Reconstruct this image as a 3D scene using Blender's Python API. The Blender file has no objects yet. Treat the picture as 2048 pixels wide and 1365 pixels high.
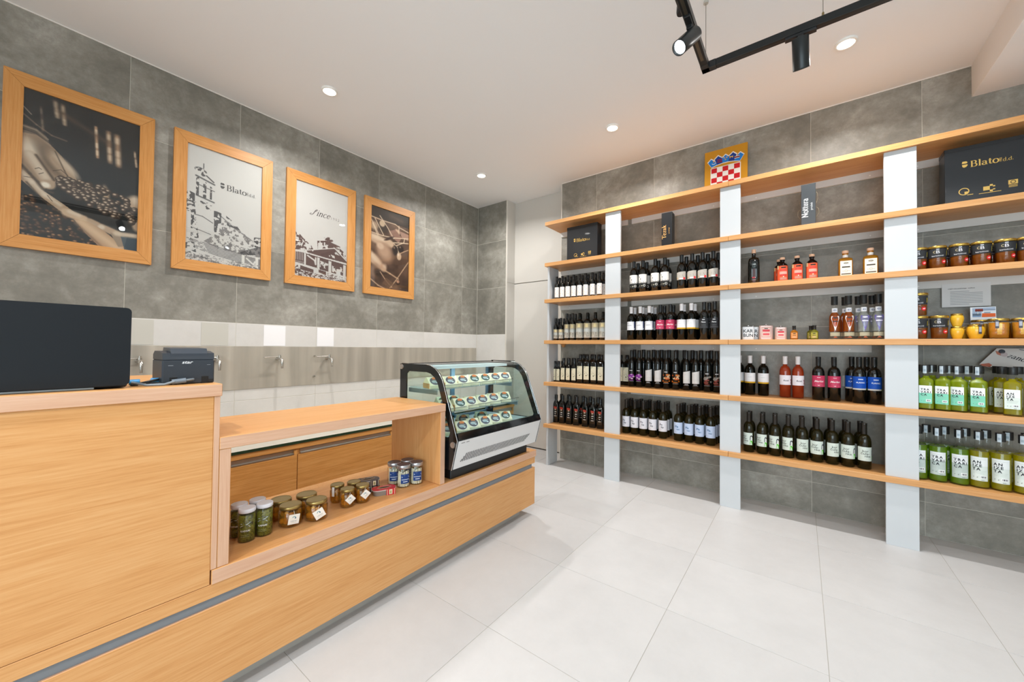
import bpy, bmesh, math, random
import numpy as np
from mathutils import Vector, Matrix
PI = math.pi
S = bpy.context.scene
COL = S.collection
random.seed(7)

# ------------------------------------------------------------------ camera, world, light, exposure
YAW, PITCH, ROLL, FPX = math.radians(37.3104), math.radians(0.98786), math.radians(0.60325), 759.448
fw = Vector((-math.sin(YAW) * math.cos(PITCH), math.cos(YAW) * math.cos(PITCH), math.sin(PITCH)))
r0 = Vector((math.cos(YAW), math.sin(YAW), 0)); u0 = r0.cross(fw)
rt = r0 * math.cos(ROLL) + u0 * math.sin(ROLL); up = u0 * math.cos(ROLL) - r0 * math.sin(ROLL)
cam = bpy.data.cameras.new('camera'); co = bpy.data.objects.new('camera', cam); COL.objects.link(co)
cam.sensor_fit = 'HORIZONTAL'; cam.sensor_width = 36; cam.lens = FPX / 2048 * 36
cam.clip_start = 0.02; cam.clip_end = 60
M = Matrix((rt, up, -fw)).transposed().to_4x4(); M.translation = Vector((0, 0, 1.25))
co.matrix_world = M; S.camera = co

W = bpy.data.worlds.new('world'); S.world = W; W.use_nodes = True
W.node_tree.nodes['Background'].inputs[0].default_value = (0.80, 0.90, 1.0, 1)
W.node_tree.nodes['Background'].inputs[1].default_value = 0.9
S.view_settings.view_transform = 'Standard'; S.view_settings.look = 'None'
S.view_settings.gamma = 1; S.view_settings.use_curve_mapping = False
S.view_settings.exposure = -0.74
S.cycles.caustics_reflective = False; S.cycles.caustics_refractive = False
S.cycles.max_bounces = 10; S.cycles.transparent_max_bounces = 24; S.cycles.diffuse_bounces = 5
S.cycles.sample_clamp_indirect = 6.0

LAMP_W, SPOT_W, DAY_W = 34.0, 28.0, 290.0
LAMP_C, SPOT_C, DAY_C = (1.0, 0.975, 0.945), (1.0, 0.99, 0.98), (0.74, 0.89, 1.0)
def area(name, loc, rot, sx, sy, power, col, parent=None, shape='RECTANGLE', spread=PI):
    l = bpy.data.lights.new(name, 'AREA'); l.shape = shape; l.size = sx
    if shape == 'RECTANGLE': l.size_y = sy
    l.energy = power; l.color = col; l.spread = spread
    o = bpy.data.objects.new(name, l); COL.objects.link(o); o.location = loc; o.rotation_euler = rot
    if parent: o.parent = parent
    return o
# daylight through the unseen shop window, shifted right to dim the left wall
area('daylight_front', (1.05, -2.95, 1.25), (PI / 2, 0, 0), 3.7, 2.2, DAY_W, DAY_C)

# ------------------------------------------------------------------ materials
def lin(c):
    if isinstance(c, str):
        c = c.lstrip('#'); c = [int(c[i:i + 2], 16) / 255 for i in (0, 2, 4)]
    return tuple(x / 12.92 if x <= 0.04045 else ((x + 0.055) / 1.055) ** 2.4 for x in c)
MATS = {}
def newmat(name):
    m = bpy.data.materials.new(name); m.use_nodes = True
    n = m.node_tree.nodes; l = m.node_tree.links
    return m, n, l, n['Principled BSDF']
def plain(name, col, rough=0.5, metal=0.0, spec=0.5, coat=0.0, bump=0.0, bscale=200.0, emit=0.0, var=0.0):
    if name in MATS: return MATS[name]
    m, n, l, b = newmat(name)
    c = lin(col)
    b.inputs['Base Color'].default_value = (*c, 1); b.inputs['Roughness'].default_value = rough
    b.inputs['Metallic'].default_value = metal; b.inputs['Specular IOR Level'].default_value = spec
    b.inputs['Coat Weight'].default_value = coat
    tc = n.new('ShaderNodeTexCoord')
    nz = n.new('ShaderNodeTexNoise'); nz.inputs['Scale'].default_value = bscale; nz.inputs['Detail'].default_value = 3
    l.new(tc.outputs['Object'], nz.inputs['Vector'])
    if var:
        mx = n.new('ShaderNodeMix'); mx.data_type = 'RGBA'; mx.blend_type = 'MULTIPLY'
        mx.inputs[6].default_value = (*c, 1)
        rp = n.new('ShaderNodeMapRange'); rp.inputs[1].default_value = 0.3; rp.inputs[2].default_value = 0.7
        rp.inputs[3].default_value = 1 - var; rp.inputs[4].default_value = 1 + var
        l.new(nz.outputs['Fac'], rp.inputs[0]); l.new(rp.outputs[0], mx.inputs[7]); mx.inputs[0].default_value = 1
        l.new(mx.outputs[2], b.inputs['Base Color'])
    if bump:
        bp = n.new('ShaderNodeBump'); bp.inputs['Strength'].default_value = bump; bp.inputs['Distance'].default_value = 0.002
        l.new(nz.outputs['Fac'], bp.inputs['Height']); l.new(bp.outputs[0], b.inputs['Normal'])
    if emit:
        b.inputs['Emission Color'].default_value = (*c, 1); b.inputs['Emission Strength'].default_value = emit
    MATS[name] = m
    return m
def ink(col, rough=0.55):
    return plain('ink_' + col.lstrip('#') + ('' if rough == .55 else '_%d' % int(rough * 100)), col, rough, spec=0.3)
def ramp(n, l, src, stops):
    r = n.new('ShaderNodeValToRGB'); e = r.color_ramp.elements
    while len(e) < len(stops): e.new(0.5)
    for i, (p, c) in enumerate(stops):
        e[i].position = p; e[i].color = (*lin(c), 1)
    l.new(src, r.inputs[0]); return r
def oak(axis, tone=('#cb955d', '#d3a26d', '#bc824a'), rough=0.42, name=None):
    key = name or 'oak_' + axis
    if key in MATS: return MATS[key]
    m, n, l, b = newmat(key)
    tc = n.new('ShaderNodeTexCoord'); oi = n.new('ShaderNodeObjectInfo')
    ad = n.new('ShaderNodeVectorMath'); ad.operation = 'ADD'
    ml = n.new('ShaderNodeMath'); ml.operation = 'MULTIPLY'; ml.inputs[1].default_value = 9.0
    l.new(oi.outputs['Random'], ml.inputs[0]); l.new(tc.outputs['Object'], ad.inputs[0]); l.new(ml.outputs[0], ad.inputs[1])
    mp = n.new('ShaderNodeMapping'); s = [1.0, 1.0, 1.0]; s['xyz'.index(axis)] = 0.035
    mp.inputs['Scale'].default_value = s; l.new(ad.outputs[0], mp.inputs['Vector'])
    n1 = n.new('ShaderNodeTexNoise'); n1.inputs['Scale'].default_value = 9; n1.inputs['Detail'].default_value = 3
    n1.inputs['Distortion'].default_value = 0.5; l.new(mp.outputs[0], n1.inputs['Vector'])
    # cathedral figure: rings of the low noise
    w = n.new('ShaderNodeMath'); w.operation = 'MULTIPLY'; w.inputs[1].default_value = 26; l.new(n1.outputs['Fac'], w.inputs[0])
    sn = n.new('ShaderNodeMath'); sn.operation = 'SINE'; l.new(w.outputs[0], sn.inputs[0])
    n2 = n.new('ShaderNodeTexNoise'); n2.inputs['Scale'].default_value = 150; n2.inputs['Detail'].default_value = 4
    n2.inputs['Roughness'].default_value = 0.65; l.new(mp.outputs[0], n2.inputs['Vector'])
    a = n.new('ShaderNodeMath'); a.operation = 'MULTIPLY_ADD'; a.inputs[1].default_value = 0.055; a.inputs[2].default_value = 0.0
    l.new(sn.outputs[0], a.inputs[0])
    a2 = n.new('ShaderNodeMath'); a2.operation = 'ADD'; l.new(a.outputs[0], a2.inputs[0]); l.new(n2.outputs['Fac'], a2.inputs[1])
    rp = ramp(n, l, a2.outputs[0], [(0.22, tone[2]), (0.5, tone[0]), (0.78, tone[1])])
    l.new(rp.outputs[0], b.inputs['Base Color']); b.inputs['Roughness'].default_value = rough
    b.inputs['Specular IOR Level'].default_value = 0.35
    bp = n.new('ShaderNodeBump'); bp.inputs['Strength'].default_value = 0.08; bp.inputs['Distance'].default_value = 0.001
    l.new(n2.outputs['Fac'], bp.inputs['Height']); l.new(bp.outputs[0], b.inputs['Normal'])
    MATS[key] = m; return m
def stone(name, stops, rough=0.45, scale=2.2, fine=14.0, spec=0.4):
    if name in MATS: return MATS[name]
    m, n, l, b = newmat(name)
    tc = n.new('ShaderNodeTexCoord'); oi = n.new('ShaderNodeObjectInfo')
    ml = n.new('ShaderNodeMath'); ml.operation = 'MULTIPLY'; ml.inputs[1].default_value = 40
    ad = n.new('ShaderNodeVectorMath'); ad.operation = 'ADD'
    l.new(oi.outputs['Random'], ml.inputs[0]); l.new(tc.outputs['Object'], ad.inputs[0]); l.new(ml.outputs[0], ad.inputs[1])
    n1 = n.new('ShaderNodeTexNoise'); n1.inputs['Scale'].default_value = scale; n1.inputs['Detail'].default_value = 7
    n1.inputs['Roughness'].default_value = 0.62; n1.inputs['Distortion'].default_value = 0.5
    n2 = n.new('ShaderNodeTexNoise'); n2.inputs['Scale'].default_value = fine; n2.inputs['Detail'].default_value = 5
    n2.inputs['Roughness'].default_value = 0.75
    l.new(ad.outputs[0], n1.inputs['Vector']); l.new(ad.outputs[0], n2.inputs['Vector'])
    mx = n.new('ShaderNodeMath'); mx.operation = 'MULTIPLY_ADD'; mx.inputs[1].default_value = 0.35
    l.new(n2.outputs['Fac'], mx.inputs[0])
    sc = n.new('ShaderNodeMath'); sc.operation = 'MULTIPLY'; sc.inputs[1].default_value = 0.65
    l.new(n1.outputs['Fac'], sc.inputs[0]); l.new(sc.outputs[0], mx.inputs[2])
    rp = ramp(n, l, mx.outputs[0], stops); l.new(rp.outputs[0], b.inputs['Base Color'])
    b.inputs['Roughness'].default_value = rough; b.inputs['Specular IOR Level'].default_value = spec
    bp = n.new('ShaderNodeBump'); bp.inputs['Strength'].default_value = 0.05; bp.inputs['Distance'].default_value = 0.002
    l.new(n2.outputs['Fac'], bp.inputs['Height']); l.new(bp.outputs[0], b.inputs['Normal'])
    MATS[name] = m; return m
def glass(name, tint='#ffffff', ior=1.45, rough=0.0, body=None, mix=0.0):
    """thin clear sheet: tinted see-through under a fresnel gloss; BODY/MIX adds the colour of what fills it"""
    if name in MATS: return MATS[name]
    m, n, l, b = newmat(name); n.remove(b)
    out = n['Material Output']
    tr = n.new('ShaderNodeBsdfTransparent'); tr.inputs[0].default_value = (*lin(tint), 1)
    gl = n.new('ShaderNodeBsdfGlossy'); gl.inputs['Roughness'].default_value = rough
    # Schlick gloss from the angle of view, alike on both faces of the sheet
    ge = n.new('ShaderNodeNewGeometry'); dt = n.new('ShaderNodeVectorMath'); dt.operation = 'DOT_PRODUCT'
    l.new(ge.outputs['Incoming'], dt.inputs[0]); l.new(ge.outputs['Normal'], dt.inputs[1])
    ab = n.new('ShaderNodeMath'); ab.operation = 'ABSOLUTE'; l.new(dt.outputs['Value'], ab.inputs[0])
    iv = n.new('ShaderNodeMath'); iv.operation = 'SUBTRACT'; iv.inputs[0].default_value = 1.0; l.new(ab.outputs[0], iv.inputs[1])
    pw = n.new('ShaderNodeMath'); pw.operation = 'POWER'; pw.inputs[1].default_value = 5; l.new(iv.outputs[0], pw.inputs[0])
    f0 = ((ior - 1) / (ior + 1)) ** 2
    fr = n.new('ShaderNodeMath'); fr.operation = 'MULTIPLY_ADD'; fr.inputs[1].default_value = 1 - f0; fr.inputs[2].default_value = f0; l.new(pw.outputs[0], fr.inputs[0])
    src = tr.outputs[0]
    if mix:
        df = n.new('ShaderNodeBsdfDiffuse'); tl = n.new('ShaderNodeBsdfTranslucent')
        tc = n.new('ShaderNodeTexCoord'); nz = n.new('ShaderNodeTexNoise'); nz.inputs['Scale'].default_value = 30
        l.new(tc.outputs['Object'], nz.inputs['Vector'])
        rp = ramp(n, l, nz.outputs['Fac'], [(0.3, body), (0.7, tuple(min(1, x * 1.12) for x in [int(body.lstrip('#')[i:i+2], 16) / 255 for i in (0, 2, 4)]))])
        l.new(rp.outputs[0], df.inputs[0]); l.new(rp.outputs[0], tl.inputs[0])
        m1 = n.new('ShaderNodeMixShader'); m1.inputs[0].default_value = 0.5
        l.new(df.outputs[0], m1.inputs[1]); l.new(tl.outputs[0], m1.inputs[2])
        m2 = n.new('ShaderNodeMixShader'); m2.inputs[0].default_value = mix
        l.new(tr.outputs[0], m2.inputs[1]); l.new(m1.outputs[0], m2.inputs[2]); src = m2.outputs[0]
    mm = n.new('ShaderNodeMixShader'); l.new(fr.outputs[0], mm.inputs[0]); l.new(src, mm.inputs[1]); l.new(gl.outputs[0], mm.inputs[2])
    l.new(mm.outputs[0], out.inputs[0]); MATS[name] = m; return m
def vcol(name, rough=0.5):
    if name in MATS: return MATS[name]
    m, n, l, b = newmat(name)
    a = n.new('ShaderNodeVertexColor'); a.layer_name = 'Col'
    l.new(a.outputs[0], b.inputs['Base Color']); b.inputs['Roughness'].default_value = rough
    b.inputs['Specular IOR Level'].default_value = 0.2
    MATS[name] = m; return m
def brushed(name, col, rough=0.3, axis=2, metal=1.0):
    if name in MATS: return MATS[name]
    m, n, l, b = newmat(name)
    tc = n.new('ShaderNodeTexCoord'); mp = n.new('ShaderNodeMapping')
    s = [6.0, 6.0, 6.0]; s[axis] = 0.4; mp.inputs['Scale'].default_value = s
    l.new(tc.outputs['Object'], mp.inputs['Vector'])
    nz = n.new('ShaderNodeTexNoise'); nz.inputs['Scale'].default_value = 1.3; nz.inputs['Detail'].default_value = 6
    l.new(mp.outputs[0], nz.inputs['Vector'])
    c = [int(col.lstrip('#')[i:i + 2], 16) / 255 for i in (0, 2, 4)]
    rp = ramp(n, l, nz.outputs['Fac'], [(0.3, [x * 0.88 for x in c]), (0.7, [min(1, x * 1.08) for x in c])])
    l.new(rp.outputs[0], b.inputs['Base Color']); b.inputs['Metallic'].default_value = metal
    rr = n.new('ShaderNodeMapRange'); rr.inputs[3].default_value = rough * 0.8; rr.inputs[4].default_value = rough * 1.3
    l.new(nz.outputs['Fac'], rr.inputs[0]); l.new(rr.outputs[0], b.inputs['Roughness'])
    MATS[name] = m; return m

OAKX, OAKY, OAKZ = oak('x'), oak('y'), oak('z')
GREYTILE = stone('grey_tile', [(0.34, '#716e66'), (0.47, '#827f76'), (0.57, '#96938a'), (0.68, '#b1aea6')])
WHITETILE = stone('white_tile', [(0.3, '#c9c7c2'), (0.5, '#d3d1cd'), (0.7, '#dad8d4')], 0.35, 1.6, 10)
FLOORTILE = stone('floor_tile', [(0.3, '#bababa'), (0.5, '#c1c1c1'), (0.7, '#c7c7c7')], 0.38, 1.4, 9, 0.35)
GROUT_G = plain('grout_pale', '#c9c5ba', 0.9, bump=0.1)
GROUT_W = plain('grout_floor', '#a3a099', 0.9, bump=0.1)
PLASTER = plain('ceiling_paint', '#edecec', 0.85, bump=0.03, bscale=90)
PANEL = plain('white_laminate', '#c3c7ca', 0.45, bump=0.01)
DOORM = plain('door_laminate', '#c9c5be', 0.5, bump=0.01)
STEEL = brushed('tap_steel', '#c9c6c0', 0.22)
BLACK = plain('black_metal', '#16181a', 0.42, bump=0.02)
DARK = plain('dark_plastic', '#1d2227', 0.38, bump=0.03, bscale=400)
CLEAR = glass('clear_glass', '#fdfefd')

# ------------------------------------------------------------------ objects
def link(o, parent=None):
    COL.objects.link(o)
    if parent: o.parent = parent
    return o
def thing(name, label, cat, loc=(0, 0, 0), rz=0.0, group=None):
    o = bpy.data.objects.new(name, None); o.empty_display_size = 0.05; link(o)
    o.location = loc; o.rotation_euler = (0, 0, rz); o['label'] = label; o['category'] = cat
    if group: o['group'] = group
    return o
def tag(o, label, cat, group=None):
    o['label'] = label; o['category'] = cat
    if group: o['group'] = group
    return o
def structure(o): o['kind'] = 'structure'; return o
def dup(root, loc, rz, label, group=None):
    r = root.copy(); COL.objects.link(r); r.location = loc; r.rotation_euler = (0, 0, rz); r['label'] = label
    if group: r['group'] = group
    for ch in list(root.children):
        c = ch.copy(); COL.objects.link(c); c.parent = r
        for g in list(ch.children):
            d = g.copy(); COL.objects.link(d); d.parent = c
    return r
class MB:
    def __init__(s): s.v = []; s.f = []; s.m = []; s.sm = []; s.mats = []
    def mi(s, mat):
        if mat not in s.mats: s.mats.append(mat)
        return s.mats.index(mat)
    def add(s, vs, fs, mat, smooth=False):
        b = len(s.v); s.v += [tuple(p) for p in vs]; k = s.mi(mat)
        for f in fs: s.f.append([b + i for i in f]); s.m.append(k); s.sm.append(smooth)
        return s
    def box(s, x0, x1, y0, y1, z0, z1, mat, bev=0.0):
        if bev <= 0:
            vs = [(x, y, z) for z in (z0, z1) for y in (y0, y1) for x in (x0, x1)]
            return s.add(vs, [(0, 2, 3, 1), (4, 5, 7, 6), (0, 1, 5, 4), (2, 6, 7, 3), (0, 4, 6, 2), (1, 3, 7, 5)], mat)
        lo, hi = (x0, y0, z0), (x1, y1, z1); vs = []; idx = {}
        b = min(bev, (x1 - x0) / 2.01, (y1 - y0) / 2.01, (z1 - z0) / 2.01)
        for c in [(i, j, k) for i in (0, 1) for j in (0, 1) for k in (0, 1)]:
            for ax in range(3):
                p = [0, 0, 0]
                for a in range(3):
                    base = hi[a] if c[a] else lo[a]
                    p[a] = base if a == ax else base + (-b if c[a] else b)
                idx[c, ax] = len(vs); vs.append(tuple(p))
        fs = []
        for ax in range(3):
            o1, o2 = [a for a in range(3) if a != ax]
            for side in (0, 1):
                q = []
                for (i, j) in ((0, 0), (1, 0), (1, 1), (0, 1)):
                    c = [0, 0, 0]; c[ax] = side; c[o1] = i; c[o2] = j; q.append(idx[tuple(c), ax])
                flip = (side == 1) ^ (ax == 1)
                fs.append(q if flip else q[::-1])
        for ax in range(3):       # edges along ax
            o1, o2 = [a for a in range(3) if a != ax]
            for i in (0, 1):
                for j in (0, 1):
                    c0 = [0, 0, 0]; c0[o1] = i; c0[o2] = j; c1 = list(c0); c1[ax] = 1
                    c0, c1 = tuple(c0), tuple(c1)
                    fs.append([idx[c0, o1], idx[c1, o1], idx[c1, o2], idx[c0, o2]])
        for c in [(i, j, k) for i in (0, 1) for j in (0, 1) for k in (0, 1)]:
            fs.append([idx[c, 0], idx[c, 1], idx[c, 2]])
        cx = Vector(((x0 + x1) / 2, (y0 + y1) / 2, (z0 + z1) / 2)); out = []
        for f in fs:
            P = [Vector(vs[i]) for i in f]; nn = (P[1] - P[0]).cross(P[2] - P[0]); ce = sum(P, Vector()) / len(P) - cx
            out.append(f if nn.dot(ce) > 0 else f[::-1])
        return s.add(vs, out, mat)
    def prism(s, poly, fn, d0, d1, mat, smooth=False):
        """POLY of 2D points extruded from d0 to d1; FN(a, b, d) -> xyz"""
        n = len(poly)
        vs = [fn(a, b, d0) for a, b in poly] + [fn(a, b, d1) for a, b in poly]
        fs = [list(range(n))[::-1], list(range(n, 2 * n))]
        s.add(vs, fs, mat, False)
        vs2 = list(vs); s.add(vs2, [(i, (i + 1) % n, n + (i + 1) % n, n + i) for i in range(n)], mat, smooth)
        return s
    def lathe(s, prof, mat, seg=20, sq=None, sx=1.0, sy=1.0, smooth=True, ax=(0, 0), cap=(True, True), per=None):
        """PROF [(r, z)]; SQ per ring 0 round .. 1 square; elliptical sx, sy"""
        vs = []
        for k, (r, z) in enumerate(prof):
            q = sq[k] if sq else 0
            e = 2 + 7 * q
            fx, fy = (per[k] if per else (sx, sy))
            for i in range(seg):
                t = 2 * PI * (i + 0.5) / seg; c, d = math.cos(t), math.sin(t)
                f = (abs(c) ** e + abs(d) ** e) ** (-1 / e)
                vs.append((ax[0] + r * f * c * fx, ax[1] + r * f * d * fy, z))
        fs = []
        for k in range(len(prof) - 1):
            for i in range(seg):
                j = (i + 1) % seg; fs.append((k * seg + i, k * seg + j, (k + 1) * seg + j, (k + 1) * seg + i))
        s.add(vs, fs, mat, smooth)
        if cap[0]: s.add([vs[i] for i in range(seg)][::-1], [list(range(seg))], mat)
        if cap[1]: s.add(vs[-seg:], [list(range(seg))], mat)
        return s
    def tube(s, path, r, mat, seg=8, cap=True):
        P = [Vector(p) for p in path]; rr = r if isinstance(r, (list, tuple)) else [r] * len(P); rings = []
        up0 = Vector((0, 0, 1))
        for i, p in enumerate(P):
            d = (P[min(i + 1, len(P) - 1)] - P[max(i - 1, 0)]).normalized()
            a = d.cross(up0)
            if a.length < 1e-3: a = d.cross(Vector((1, 0, 0)))
            a.normalize(); b = a.cross(d); up0 = b if abs(d.dot(b)) < .9 else up0
            rings.append([p + (a * math.cos(2 * PI * k / seg) + b * math.sin(2 * PI * k / seg)) * rr[i] for k in range(seg)])
        vs = [q for ring in rings for q in ring]; fs = []
        for i in range(len(P) - 1):
            for k in range(seg):
                j = (k + 1) % seg; fs.append((i * seg + k, i * seg + j, (i + 1) * seg + j, (i + 1) * seg + k))
        s.add(vs, fs, mat, True)
        if cap:
            s.add(rings[0][::-1], [list(range(seg))], mat); s.add(rings[-1], [list(range(seg))], mat)
        return s
    def mesh(s, name):
        me = bpy.data.meshes.new(name); me.from_pydata(s.v, [], s.f)
        for mt in s.mats: me.materials.append(mt)
        me.polygons.foreach_set('material_index', s.m); me.polygons.foreach_set('use_smooth', s.sm); me.update()
        return me
    def build(s, name, parent=None, loc=(0, 0, 0), fixn=False):
        me = s.mesh(name)
        if fixn:
            bm = bmesh.new(); bm.from_mesh(me); bmesh.ops.remove_doubles(bm, verts=bm.verts, dist=1e-6)
            bmesh.ops.recalc_face_normals(bm, faces=bm.faces); bm.to_mesh(me); bm.free()
        o = bpy.data.objects.new(name, me); link(o, parent); o.location = loc
        return o
def box(name, parent, x0, x1, y0, y1, z0, z1, mat, bev=0.0):
    """a box whose own origin is its centre"""
    cx, cy, cz = (x0 + x1) / 2, (y0 + y1) / 2, (z0 + z1) / 2
    return MB().box(x0 - cx, x1 - cx, y0 - cy, y1 - cy, z0 - cz, z1 - cz, mat, bev).build(name, parent, (cx, cy, cz))

def edge_mat(o, mat, axis=0, sign=1):
    """the edge band of a board: its faces looking along one axis"""
    me = o.data; me.materials.append(mat); k = len(me.materials) - 1
    for p in me.polygons:
        if p.normal[axis] * sign > .9: p.material_index = k
    return o
# ------------------------------------------------------------------ lettering
_TX = {}
def sans(body, bold=0.0, space=1.0):
    """flat text mesh, cap height about 0.73 of the size, origin at the left end of the baseline"""
    k = (body, bold, space)
    if k in _TX: return _TX[k]
    cu = bpy.data.curves.new('t', 'FONT'); cu.body = body; cu.size = 1; cu.resolution_u = 2; cu.offset = bold; cu.space_character = space
    o = bpy.data.objects.new('t', cu); COL.objects.link(o)
    dg = bpy.context.evaluated_depsgraph_get(); dg.update()
    me = bpy.data.meshes.new_from_object(o.evaluated_get(dg))
    vs = [(v.co.x, v.co.y) for v in me.vertices]; fs = [list(p.vertices) for p in me.polygons]
    bpy.data.objects.remove(o); bpy.data.curves.remove(cu); bpy.data.meshes.remove(me)
    _TX[k] = (vs, fs, max([v[0] for v in vs] or [0]))
    return _TX[k]
def arc(cx, cy, rx, ry, a0, a1, n=10):
    return [(cx + rx * math.cos(math.radians(a0 + (a1 - a0) * i / n)), cy + ry * math.sin(math.radians(a0 + (a1 - a0) * i / n))) for i in range(n + 1)]
def sf(x, y, w=.09): return [(x - w, y), (x + w, y)]
def dsh(x, y): return [(x - .09, y - .03), (x, y)]
SERIF = {   # pen strokes in em units and the advance
 'B': (.60, [[(.15, 0), (.15, .7)], [(.05, .69), (.3, .69)] , arc(.3, .53, .16, .165, 90, -90), [(.15, .365), (.32, .365)], arc(.32, .185, .19, .18, 90, -90), [(.05, .01), (.32, .01)]]),
 'l': (.26, [[(.13, 0), (.13, .72)], sf(.13, .01), dsh(.13, .72)]),
 'a': (.47, [[(.33, .32), (.33, .08), (.36, .03), (.44, .02)], arc(.2, .33, .13, .11, 0, 160), arc(.19, .13, .13, .12, 60, 350)]),
 't': (.32, [[(.14, .6), (.14, .1), (.17, .04), (.22, .015), (.3, .05)], [(.02, .44), (.29, .44)]]),
 'o': (.49, [arc(.24, .22, .19, .23, 0, 360, 18)]),
 'd': (.52, [arc(.22, .22, .17, .23, 30, 350, 14), [(.38, 0), (.38, .72)], dsh(.38, .72), [(.38, .01), (.47, .01)]]),
 'T': (.60, [[(.03, .68), (.57, .68)], [(.3, 0), (.3, .68)], sf(.3, .01, .11), [(.04, .7), (.03, .56)], [(.56, .7), (.57, .56)]]),
 'e': (.45, [[(.06, .25), (.38, .25)], arc(.22, .22, .17, .23, 8, 320, 14)]),
 'z': (.42, [[(.05, .44), (.37, .44)], [(.34, .43), (.07, .02)], [(.05, .01), (.38, .01)]]),
 'k': (.50, [[(.13, 0), (.13, .72)], sf(.13, .01), dsh(.13, .72), [(.4, .44), (.16, .2)], [(.23, .27), (.42, .01)], [(.36, .01), (.5, .01)]]),
 'N': (.70, [[(.13, 0), (.13, .69)], [(.12, .69), (.56, .02)], [(.56, 0), (.56, .69)], sf(.13, .01), sf(.56, .69), [(.03, .69), (.14, .69)]]),
 'u': (.52, [[(.12, .45), (.12, .12), (.15, .05), (.22, .015), (.3, .04), (.37, .12)], [(.38, .45), (.38, 0)], dsh(.12, .45), dsh(.38, .45), [(.38, .01), (.47, .01)]]),
 'r': (.36, [[(.12, 0), (.12, .45)], sf(.12, .01), dsh(.12, .45), [(.12, .3), (.2, .42), (.28, .45), (.33, .41)]]),
 'n': (.52, [[(.12, 0), (.12, .45)], sf(.12, .01), dsh(.12, .45), [(.12, .32), (.22, .43), (.3, .45), (.36, .4), (.385, .3), (.385, 0)], sf(.385, .01)]),
 'i': (.24, [[(.12, 0), (.12, .45)], sf(.12, .01), dsh(.12, .45), [(.12, .6), (.12, .68)]]),
 'c': (.43, [arc(.23, .22, .18, .23, 45, 320, 14)]),
 'S': (.62, [[(-.06, .1), (-.1, .03), (0, -.05), (.14, -.02), (.26, .16), (.3, .4), (.36, .62), (.46, .72), (.52, .66), (.44, .5), (.3, .42)], [(-.06, .1), (0, .14), (.05, .08)]]),
 '.': (.2, [[(.08, 0), (.08, .09)]]), ' ': (.25, []),
 '^': (0, [[(-.32, .62), (-.23, .54), (-.14, .62)]]),
}
def serif(body, thick=.115, thin=.032, shear=0.0):
    vs, fs, x = [], [], 0.0
    for ch in body:
        adv, strokes = SERIF[ch]
        for st in strokes:
            n = len(st); b = len(vs)
            for i, (px, py) in enumerate(st):
                ax_, ay_ = st[max(0, i - 1)]; bx_, by_ = st[min(n - 1, i + 1)]
                dx, dy = bx_ - ax_, by_ - ay_; L = math.hypot(dx, dy) or 1
                w = (thin + (thick - thin) * abs(dy) / L) / 2
                for sg in (1, -1):
                    X, Y = x + px - sg * dy / L * w, py + sg * dx / L * w
                    vs.append((X + shear * Y, Y))
            for i in range(n - 1): fs.append([b + 2 * i + 1, b + 2 * i + 3, b + 2 * i + 2, b + 2 * i])
        x += adv
    return vs, fs, x
class Print:
    """flat print put on a face: FN(u, v, off) -> xyz, u to the right as one reads it, v up"""
    def __init__(s, mb, fn): s.mb = mb; s.fn = fn
    def rect(s, u0, u1, v0, v1, col, lay=1, nu=1, top=None):
        mt = ink(col) if isinstance(col, str) else col
        vs = []
        for i in range(nu + 1):
            u = u0 + (u1 - u0) * i / nu; t = v1 if top is None else v1 + (top - v1) * i / nu
            vs += [s.fn(u, v0, lay), s.fn(u, t, lay)]
        s.mb.add(vs, [(2 * i, 2 * i + 2, 2 * i + 3, 2 * i + 1) for i in range(nu)], mt); return s
    def poly(s, pts, col, lay=1):
        mt = ink(col) if isinstance(col, str) else col
        s.mb.add([s.fn(u, v, lay) for u, v in pts], [list(range(len(pts)))], mt); return s
    def disc(s, u, v, r, col, lay=2, n=14, ry=None):
        return s.poly([(u + r * math.cos(2 * PI * i / n), v + (ry or r) * math.sin(2 * PI * i / n)) for i in range(n)], col, lay)
    def ring(s, u, v, r, w, col, lay=2, n=18, a0=0, a1=360):
        mt = ink(col) if isinstance(col, str) else col
        vs = []
        for i in range(n + 1):
            t = math.radians(a0 + (a1 - a0) * i / n)
            vs += [s.fn(u + (r - w) * math.cos(t), v + (r - w) * math.sin(t), lay), s.fn(u + r * math.cos(t), v + r * math.sin(t), lay)]
        s.mb.add(vs, [(2 * i, 2 * i + 1, 2 * i + 3, 2 * i + 2) for i in range(n)], mt); return s
    def text(s, data, u, v, size, col, lay=2, align='l', rot=0.0, sx=1.0, shear=0.0):
        vs, fs, w = data; mt = ink(col) if isinstance(col, str) else col
        o = {'l': 0, 'c': -w / 2, 'r': -w}[align]; c, d = math.cos(rot), math.sin(rot); P = []
        for x, y in vs:
            X, Y = (x + o + shear * y) * size * sx, y * size
            P.append(s.fn(u + X * c - Y * d, v + X * d + Y * c, lay))
        s.mb.add(P, fs, mt); return s
    def lines(s, u0, u1, v, n, dv, col, h=.0012, lay=2, seed=1):
        rr = random.Random(seed)
        for i in range(n):
            s.rect(u0, u1 - (u1 - u0) * rr.random() * .35, v - i * dv, v - i * dv + h, col, lay)
        return s

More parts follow.
